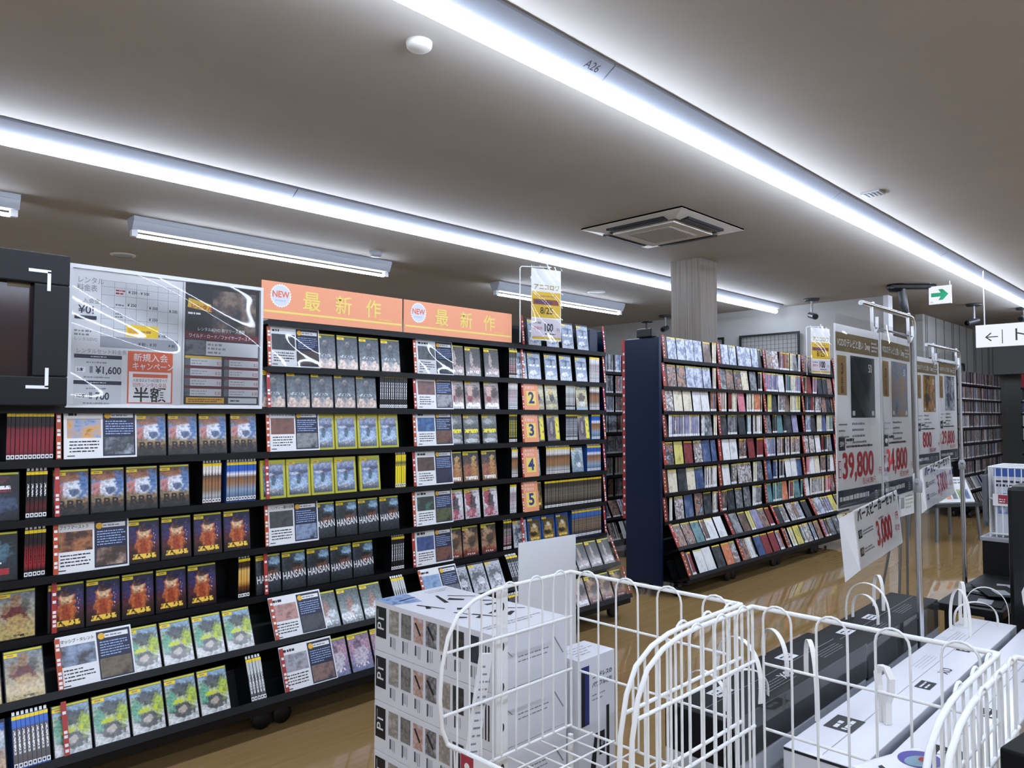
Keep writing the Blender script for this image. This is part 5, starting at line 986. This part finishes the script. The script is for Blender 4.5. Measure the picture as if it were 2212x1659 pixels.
# frosted sign panel seen from behind
r = empty('sign_panel', (2.49, 2.42, 0), -0.06, 'tall frosted white sign panel standing behind the cleaner boxes', 'panel')
s = MB().box((0, 0, 0.02), (0.385, 0.004, 0.868), FROST); s.build('frosted_board', r)
s = MB(); MIR = M('faint_grey_print', 'c4c8d2', 0.6); s.lines(0.06, 0.72, 0.3, 0.8, 1, MIR, 9, 0.0055, 0.8); s.lines(0.08, 0.56, 0.34, 0.62, 2, MIR, 5, 0.0055, 0.3); s.build('reversed_print', r)
wavy(0.37, 0.32, 30, 26, 0.01, 9, VEIL).build('clear_sleeve', r, (0.385, 0, 0.52)); MB().box((0, -0.05, 0), (0.385, 0.05, 0.02), WHITE).build('foot', r)

# ---------------------------------------------------------------- television boxes
def tv_box(x, y, L, W, H, rz, dark, label, printing):
    r = empty('television_box', (x, y, 0), rz, label, 'box', 'long television boxes')
    top = BLACKBOX if dark else WHITEBOX
    if dark:
        MB().bbox((0, 0, 0), (L, W, H - 0.13), GREYBOX, 0.003).build('lower_carton', r); MB().bbox((0, 0, H - 0.1295), (L, W, H), top, 0.004).build('carton_lid', r)
    else: MB().bbox((0, 0, 0), (L, W, H), top, 0.003).build('carton', r)
    t = MB(); pr = LIG if dark else INK; cx = 0.0
    t.rect(0.02, W * 0.5 - 0.001, L - 0.02, W * 0.5 + 0.001, GREYP if dark else GREYINK, -0.0006)
    for (u, v, k) in printing:
        if k == 'lab': t.rect(u, v, u + 0.09, v + 0.05, pr, -0.0008); t.lines(u + 0.01, v + 0.008, u + 0.08, v + 0.042, 2, top, int(u * 10), -0.0012, 0.5)
        elif k == 'sq': t.rect(u, v, u + 0.12, v + 0.085, INK, -0.0008); t.lines(u + 0.015, v + 0.015, u + 0.105, v + 0.07, 2, PAPER, int(u * 7), -0.0012, 0.6)
        elif k == 'box': t.lines(u, v, u + 0.2, v + 0.05, 4, GREYP, int(u * 9), -0.0008, 0.2)
        else: t.text(k, u, v, 0.05, pr, -0.0008, bold=0.01)
    t.build('printed_top', r, (0, 0, H + 0.0002), (-PI / 2, 0, 0))
    s = MB(); s.lines(0.1, H - 0.25, 0.5, H - 0.2, 2, GREYINK if not dark else LIG, 3, -0.0008); s.build('printed_side', r)
    if not dark:
        e = MB(); e.text('GR', 0.03, H - 0.09, 0.05, INK, -0.0008, bold=0.02); e.rect(0.002, H - 0.01, W - 0.002, H - 0.002, INK, -0.0008); e.build('printed_end', r, (-0.0004, W, 0), (0, 0, -PI / 2))
    rip = wavy(L, 0.13, 60, 6, 0.003, int(L * 31 + x * 7), VEIL); rip.build('shrink_wrap', r, (0, -0.002, H - 0.125)); return r
tv_box(1.93, 1.045, 1.02, 0.22, 0.60, 0.0, True, 'nearest black-topped television box, behind the middle basket', [(0.15, 0.12, 'lab'), (0.45, 0.05, 'XO'), (0.62, 0.12, 'lab'), (0.3, 0.03, 'box'), (0.75, 0.04, 'box')])
tv_box(2.97, 1.05, 1.0, 0.21, 0.585, 0.02, True, 'black-topped television box behind the nearest black one, by the front pole', [(0.1, 0.1, 'lab'), (0.4, 0.1, 'lab'), (0.2, 0.03, 'box'), (0.6, 0.04, 'box')])
tv_box(2.12, 0.775, 1.95, 0.212, 0.50, 0.0, False, 'long white television box alongside the black-topped boxes', [(0.22, 0.1, 'sq'), (0.78, 0.04, 'lab'), (1.0, 0.04, 'XO'), (1.0, 0.12, 'box'), (1.35, 0.05, 'lab'), (1.45, 0.12, 'box')])
tv_box(2.02, 0.53, 2.0, 0.215, 0.50, 0.0, False, 'second long white television box, on the right of the first', [(0.3, 0.06, 'sq'), (0.75, 0.06, 'lab'), (1.2, 0.04, 'XO'), (1.3, 0.12, 'box')])
# white carrying straps on the boxes
def strap(p0, p1, h, label, wd=0.015, lean=(0, 0)):
    P0, P1 = Vector(p0), Vector(p1); pts = []
    for i in range(19):
        t = i / 18; g = PI * t; a = P0.lerp(P1, 0.5 - 0.5 * math.cos(g) * (1 + 0.12 * math.sin(g))); z = math.sin(g) ** 0.75 * h
        pts.append((a.x + lean[0] * z, a.y + lean[1] * z, P0.z + (P1.z - P0.z) * t + z))
    d = (P1 - P0); d.z = 0; wv = Vector((-d.y, d.x, 0)).normalized() * wd
    o = MB().ribbon(pts, wv, M('white_strap', 'eceae4', 0.5)).build('carrying_strap'); tag(o, label, 'strap', 'white carrying straps'); return o
K, K2, W_ = 0.601, 0.586, 0.501
strap((2.04, 1.25, K), (2.0, 1.1, K), 0.09, 'low white strap on the near end of the nearest black television box')
strap((2.22, 1.255, K), (2.12, 1.055, K), 0.16, 'tall white strap arching over the near end of the nearest black box', lean=(0.1, 0))
strap((2.55, 1.255, K), (2.4, 1.1, K), 0.12, 'white strap standing on the middle of the nearest black television box')
strap((2.1, 1.16, K), (2.2, 1.07, K), 0.08, 'small curled strap at the right side of the nearest black box')
strap((2.48, 1.07, K), (2.36, 0.985, K - 0.1), 0.17, 'white strap hanging between black and white boxes behind the middle basket')
strap((3.3, 1.245, K2), (3.28, 1.065, K2), 0.17, 'largest white strap arch, on the far black television box')
strap((3.36, 1.24, K2), (3.31, 1.12, K2), 0.11, 'inner smaller strap under the largest strap arch')
strap((3.62, 1.24, K2), (3.56, 1.18, K2), 0.15, 'narrow upright strap left of the front chrome pole')
strap((3.78, 0.97, W_), (3.72, 0.88, W_), 0.19, 'narrow strap loop just right of the front chrome pole')
strap((3.9, 0.96, W_), (3.86, 0.93, W_), 0.2, 'second narrow strap loop right of the front chrome pole')
strap((3.86, 0.975, W_), (3.98, 0.83, W_), 0.11, 'wide low strap on the far end of the long white box')
strap((4.02, 0.97, W_), (4.05, 0.8, W_), 0.16, 'large strap arch at the far end of the long white box')
def grip(x, y, z, h, label):
    r = empty('plastic_grip', (x, y, z), 0.9, label, 'grip', 'white plastic carrying grips')
    pts = [(-0.012, 0, 0), (-0.014, 0, h * 0.4), (-0.03, 0, h * 0.62), (-0.034, 0, h * 0.85), (-0.012, 0, h), (0.02, 0, h * 0.98), (0.036, 0, h * 0.84), (0.03, 0, h * 0.62), (0.014, 0, h * 0.4), (0.012, 0, 0)]
    MB().ribbon(pts, (0, 0.02, 0), M('white_strap', 'eceae4', 0.5), 0.006).build('moulded_loop', r); MB().box((-0.016, -0.004, 0), (0.016, 0.004, h * 0.55), M('white_strap', 'eceae4', 0.5)).build('stem', r)
grip(2.5, 0.83, W_, 0.17, 'white plastic carrying grip on the near half of the long white box')
grip(3.98, 0.7, W_, 0.2, 'white plastic carrying grip on the far end of the second white box')

# ---------------------------------------------------------------- right edge: rack, black cabinet, trays
r = empty('black_cabinet', (5.5, 0.72, 0), 0, 'black cabinet with pale top carrying the white wire rack', 'cabinet')
MB().bbox((0, 0, 0), (0.5, 0.5, 0.665), BLACK, 0.004).build('body', r); MB().bbox((-0.01, -0.01, 0.6655), (0.51, 0.51, 0.69), GREYP, 0.003).build('top_board', r)
r = empty('wire_rack', (5.53, 0.76, 0.692), 0, 'white wire rack filled with blue and white packages at the right edge', 'rack')
f = MB(); n = 12
for z in (0.02, 0.24, 0.44):
    f.tube([(0, 0, z), (0, 0.42, z), (0.4, 0.42, z), (0.4, 0, z)], 0.006, WIRE, 8, True)
for i in range(n + 1): yy = 0.42 * i / n; f.tube([(0, yy, 0.0), (0, yy, 0.44)], 0.0035, WIRE, 6); f.tube([(0.4, yy, 0.0), (0.4, yy, 0.44)], 0.0035, WIRE, 6)
for i in range(1, 11): xx = 0.4 * i / 11; f.tube([(xx, 0.42, 0.0), (xx, 0.42, 0.44)], 0.0035, WIRE, 6)
f.build('wire_frame', r)
def bluepack(x, y, z, w_, h_, label, c):
    r = empty('blue_package', (x, y, z), -PI / 2, label, 'package', 'blue and white packages in the wire rack'); MB().bbox((0, 0, 0), (w_, 0.05, h_), M('pack_white', 'dfe3ec', 0.4), 0.004).build('carton', r)
    s = MB().rect(0.002, h_ * 0.84, w_ - 0.002, h_ * 0.96, BLUEP).rect(0.02, h_ * 0.3, w_ - 0.03, h_ * 0.6, photo('pack_scene', ['c8d4ea', '6a8cc8', 'dfe6f2', '3a64b0'], 12)); s.lines(0.01, h_ * 0.68, w_ - 0.02, h_ * 0.8, 2, NAVY, c); s.build('printed_front', r, (0, -0.0004, 0))
bluepack(5.56, 1.16, 0.705, 0.36, 0.44, 'large blue and white package in front of the wire rack', 2)
bluepack(5.66, 1.14, 0.705, 0.34, 0.40, 'blue and white package behind the front one in the wire rack', 3)
s = MB().box((0, 0, 0), (0.11, 0.002, 0.075), PAPER); s.rect(0.03, 0.015, 0.08, 0.07, M('tag_red', 'a03444', 0.5)); s.lines(0.035, 0.02, 0.075, 0.05, 2, PAPER, 3); o = s.build('price_card', None, (5.52, 1.16, 0.89), (0, 0, -PI / 2)); tag(o, 'small red and white price card on the front of the wire rack', 'tag')
for i, (yy, zz, hh) in enumerate(((1.205, 0.78, 0.3), (1.225, 0.74, 0.3))):
    r = empty('grey_pouch', (5.56 + 0.08 * i, yy, zz), 0.1, ['upper', 'lower'][i] + ' grey pouch hanging on the side of the wire rack', 'pouch', 'grey pouches on the wire rack')
    MB().bbox((-0.06, -0.012, 0), (0.06, 0.012, hh), M('grey_fabric', '5a5e63', 0.8), 0.01).build('pouch_body', r); MB().tube([(-0.02, 0, hh), (0, -0.01, hh + 0.05), (0.02, 0, hh)], 0.004, DGREY).build('hanging_loop', r)
r = empty('black_tower', (4.3, 0.42, 0), 0, 'tall black appliance at the right edge in front of the wire rack', 'appliance')
MB().bbox((0, 0, 0), (0.3, 0.425, 1.115), M('black_gloss', '0c0d10', 0.25), 0.02).build('cabinet', r); MB().lathe([(0.0, 0), (0.11, 0), (0.12, 0.012), (0.1, 0.02), (0, 0.012)], M('black_rubber_cone', '07070a', 0.5), n=24).build('round_driver', r, (-0.001, 0.2, 0.8), (0, -PI / 2, 0))
r = empty('black_table', (4.42, 0.9, 0), 0, 'low black table with glossy dark sheets beside the black appliance', 'table')
MB().bbox((0, 0, 0.43), (1.0, 0.3, 0.47), BLACK, 0.004).build('table_top', r)
for lx in (0.03, 0.93):
    for ly in (0.03, 0.23): MB().box((lx, ly, 0), (lx + 0.04, ly + 0.04, 0.4298), BLACK).build('leg', r)
for i, (dx, dy, rz, zz, tl) in enumerate(((0.2, 0.12, 0.1, 0.471, 0.0), (0.45, 0.16, -0.25, 0.477, 0.0), (0.62, 0.12, 0.2, 0.483, 0.0), (0.4, 0.1, 0.5, 0.489, 0.0))):
    r = empty('dark_package', (4.42 + dx, 0.9 + dy, zz), rz, ['lowest', 'second', 'third', 'topmost'][i] + ' flat glossy black package on the low black table', 'package', 'flat black packages')
    MB().bbox((-0.15, -0.09, 0), (0.15, 0.09, 0.0055), BLACKBOX, 0.001).build('sleeve', r); MB().rect(-0.1, -0.04, 0.02, 0.03, GREYP).build('label_print', r, (0, 0, 0.0056), (-PI / 2, 0, 0))
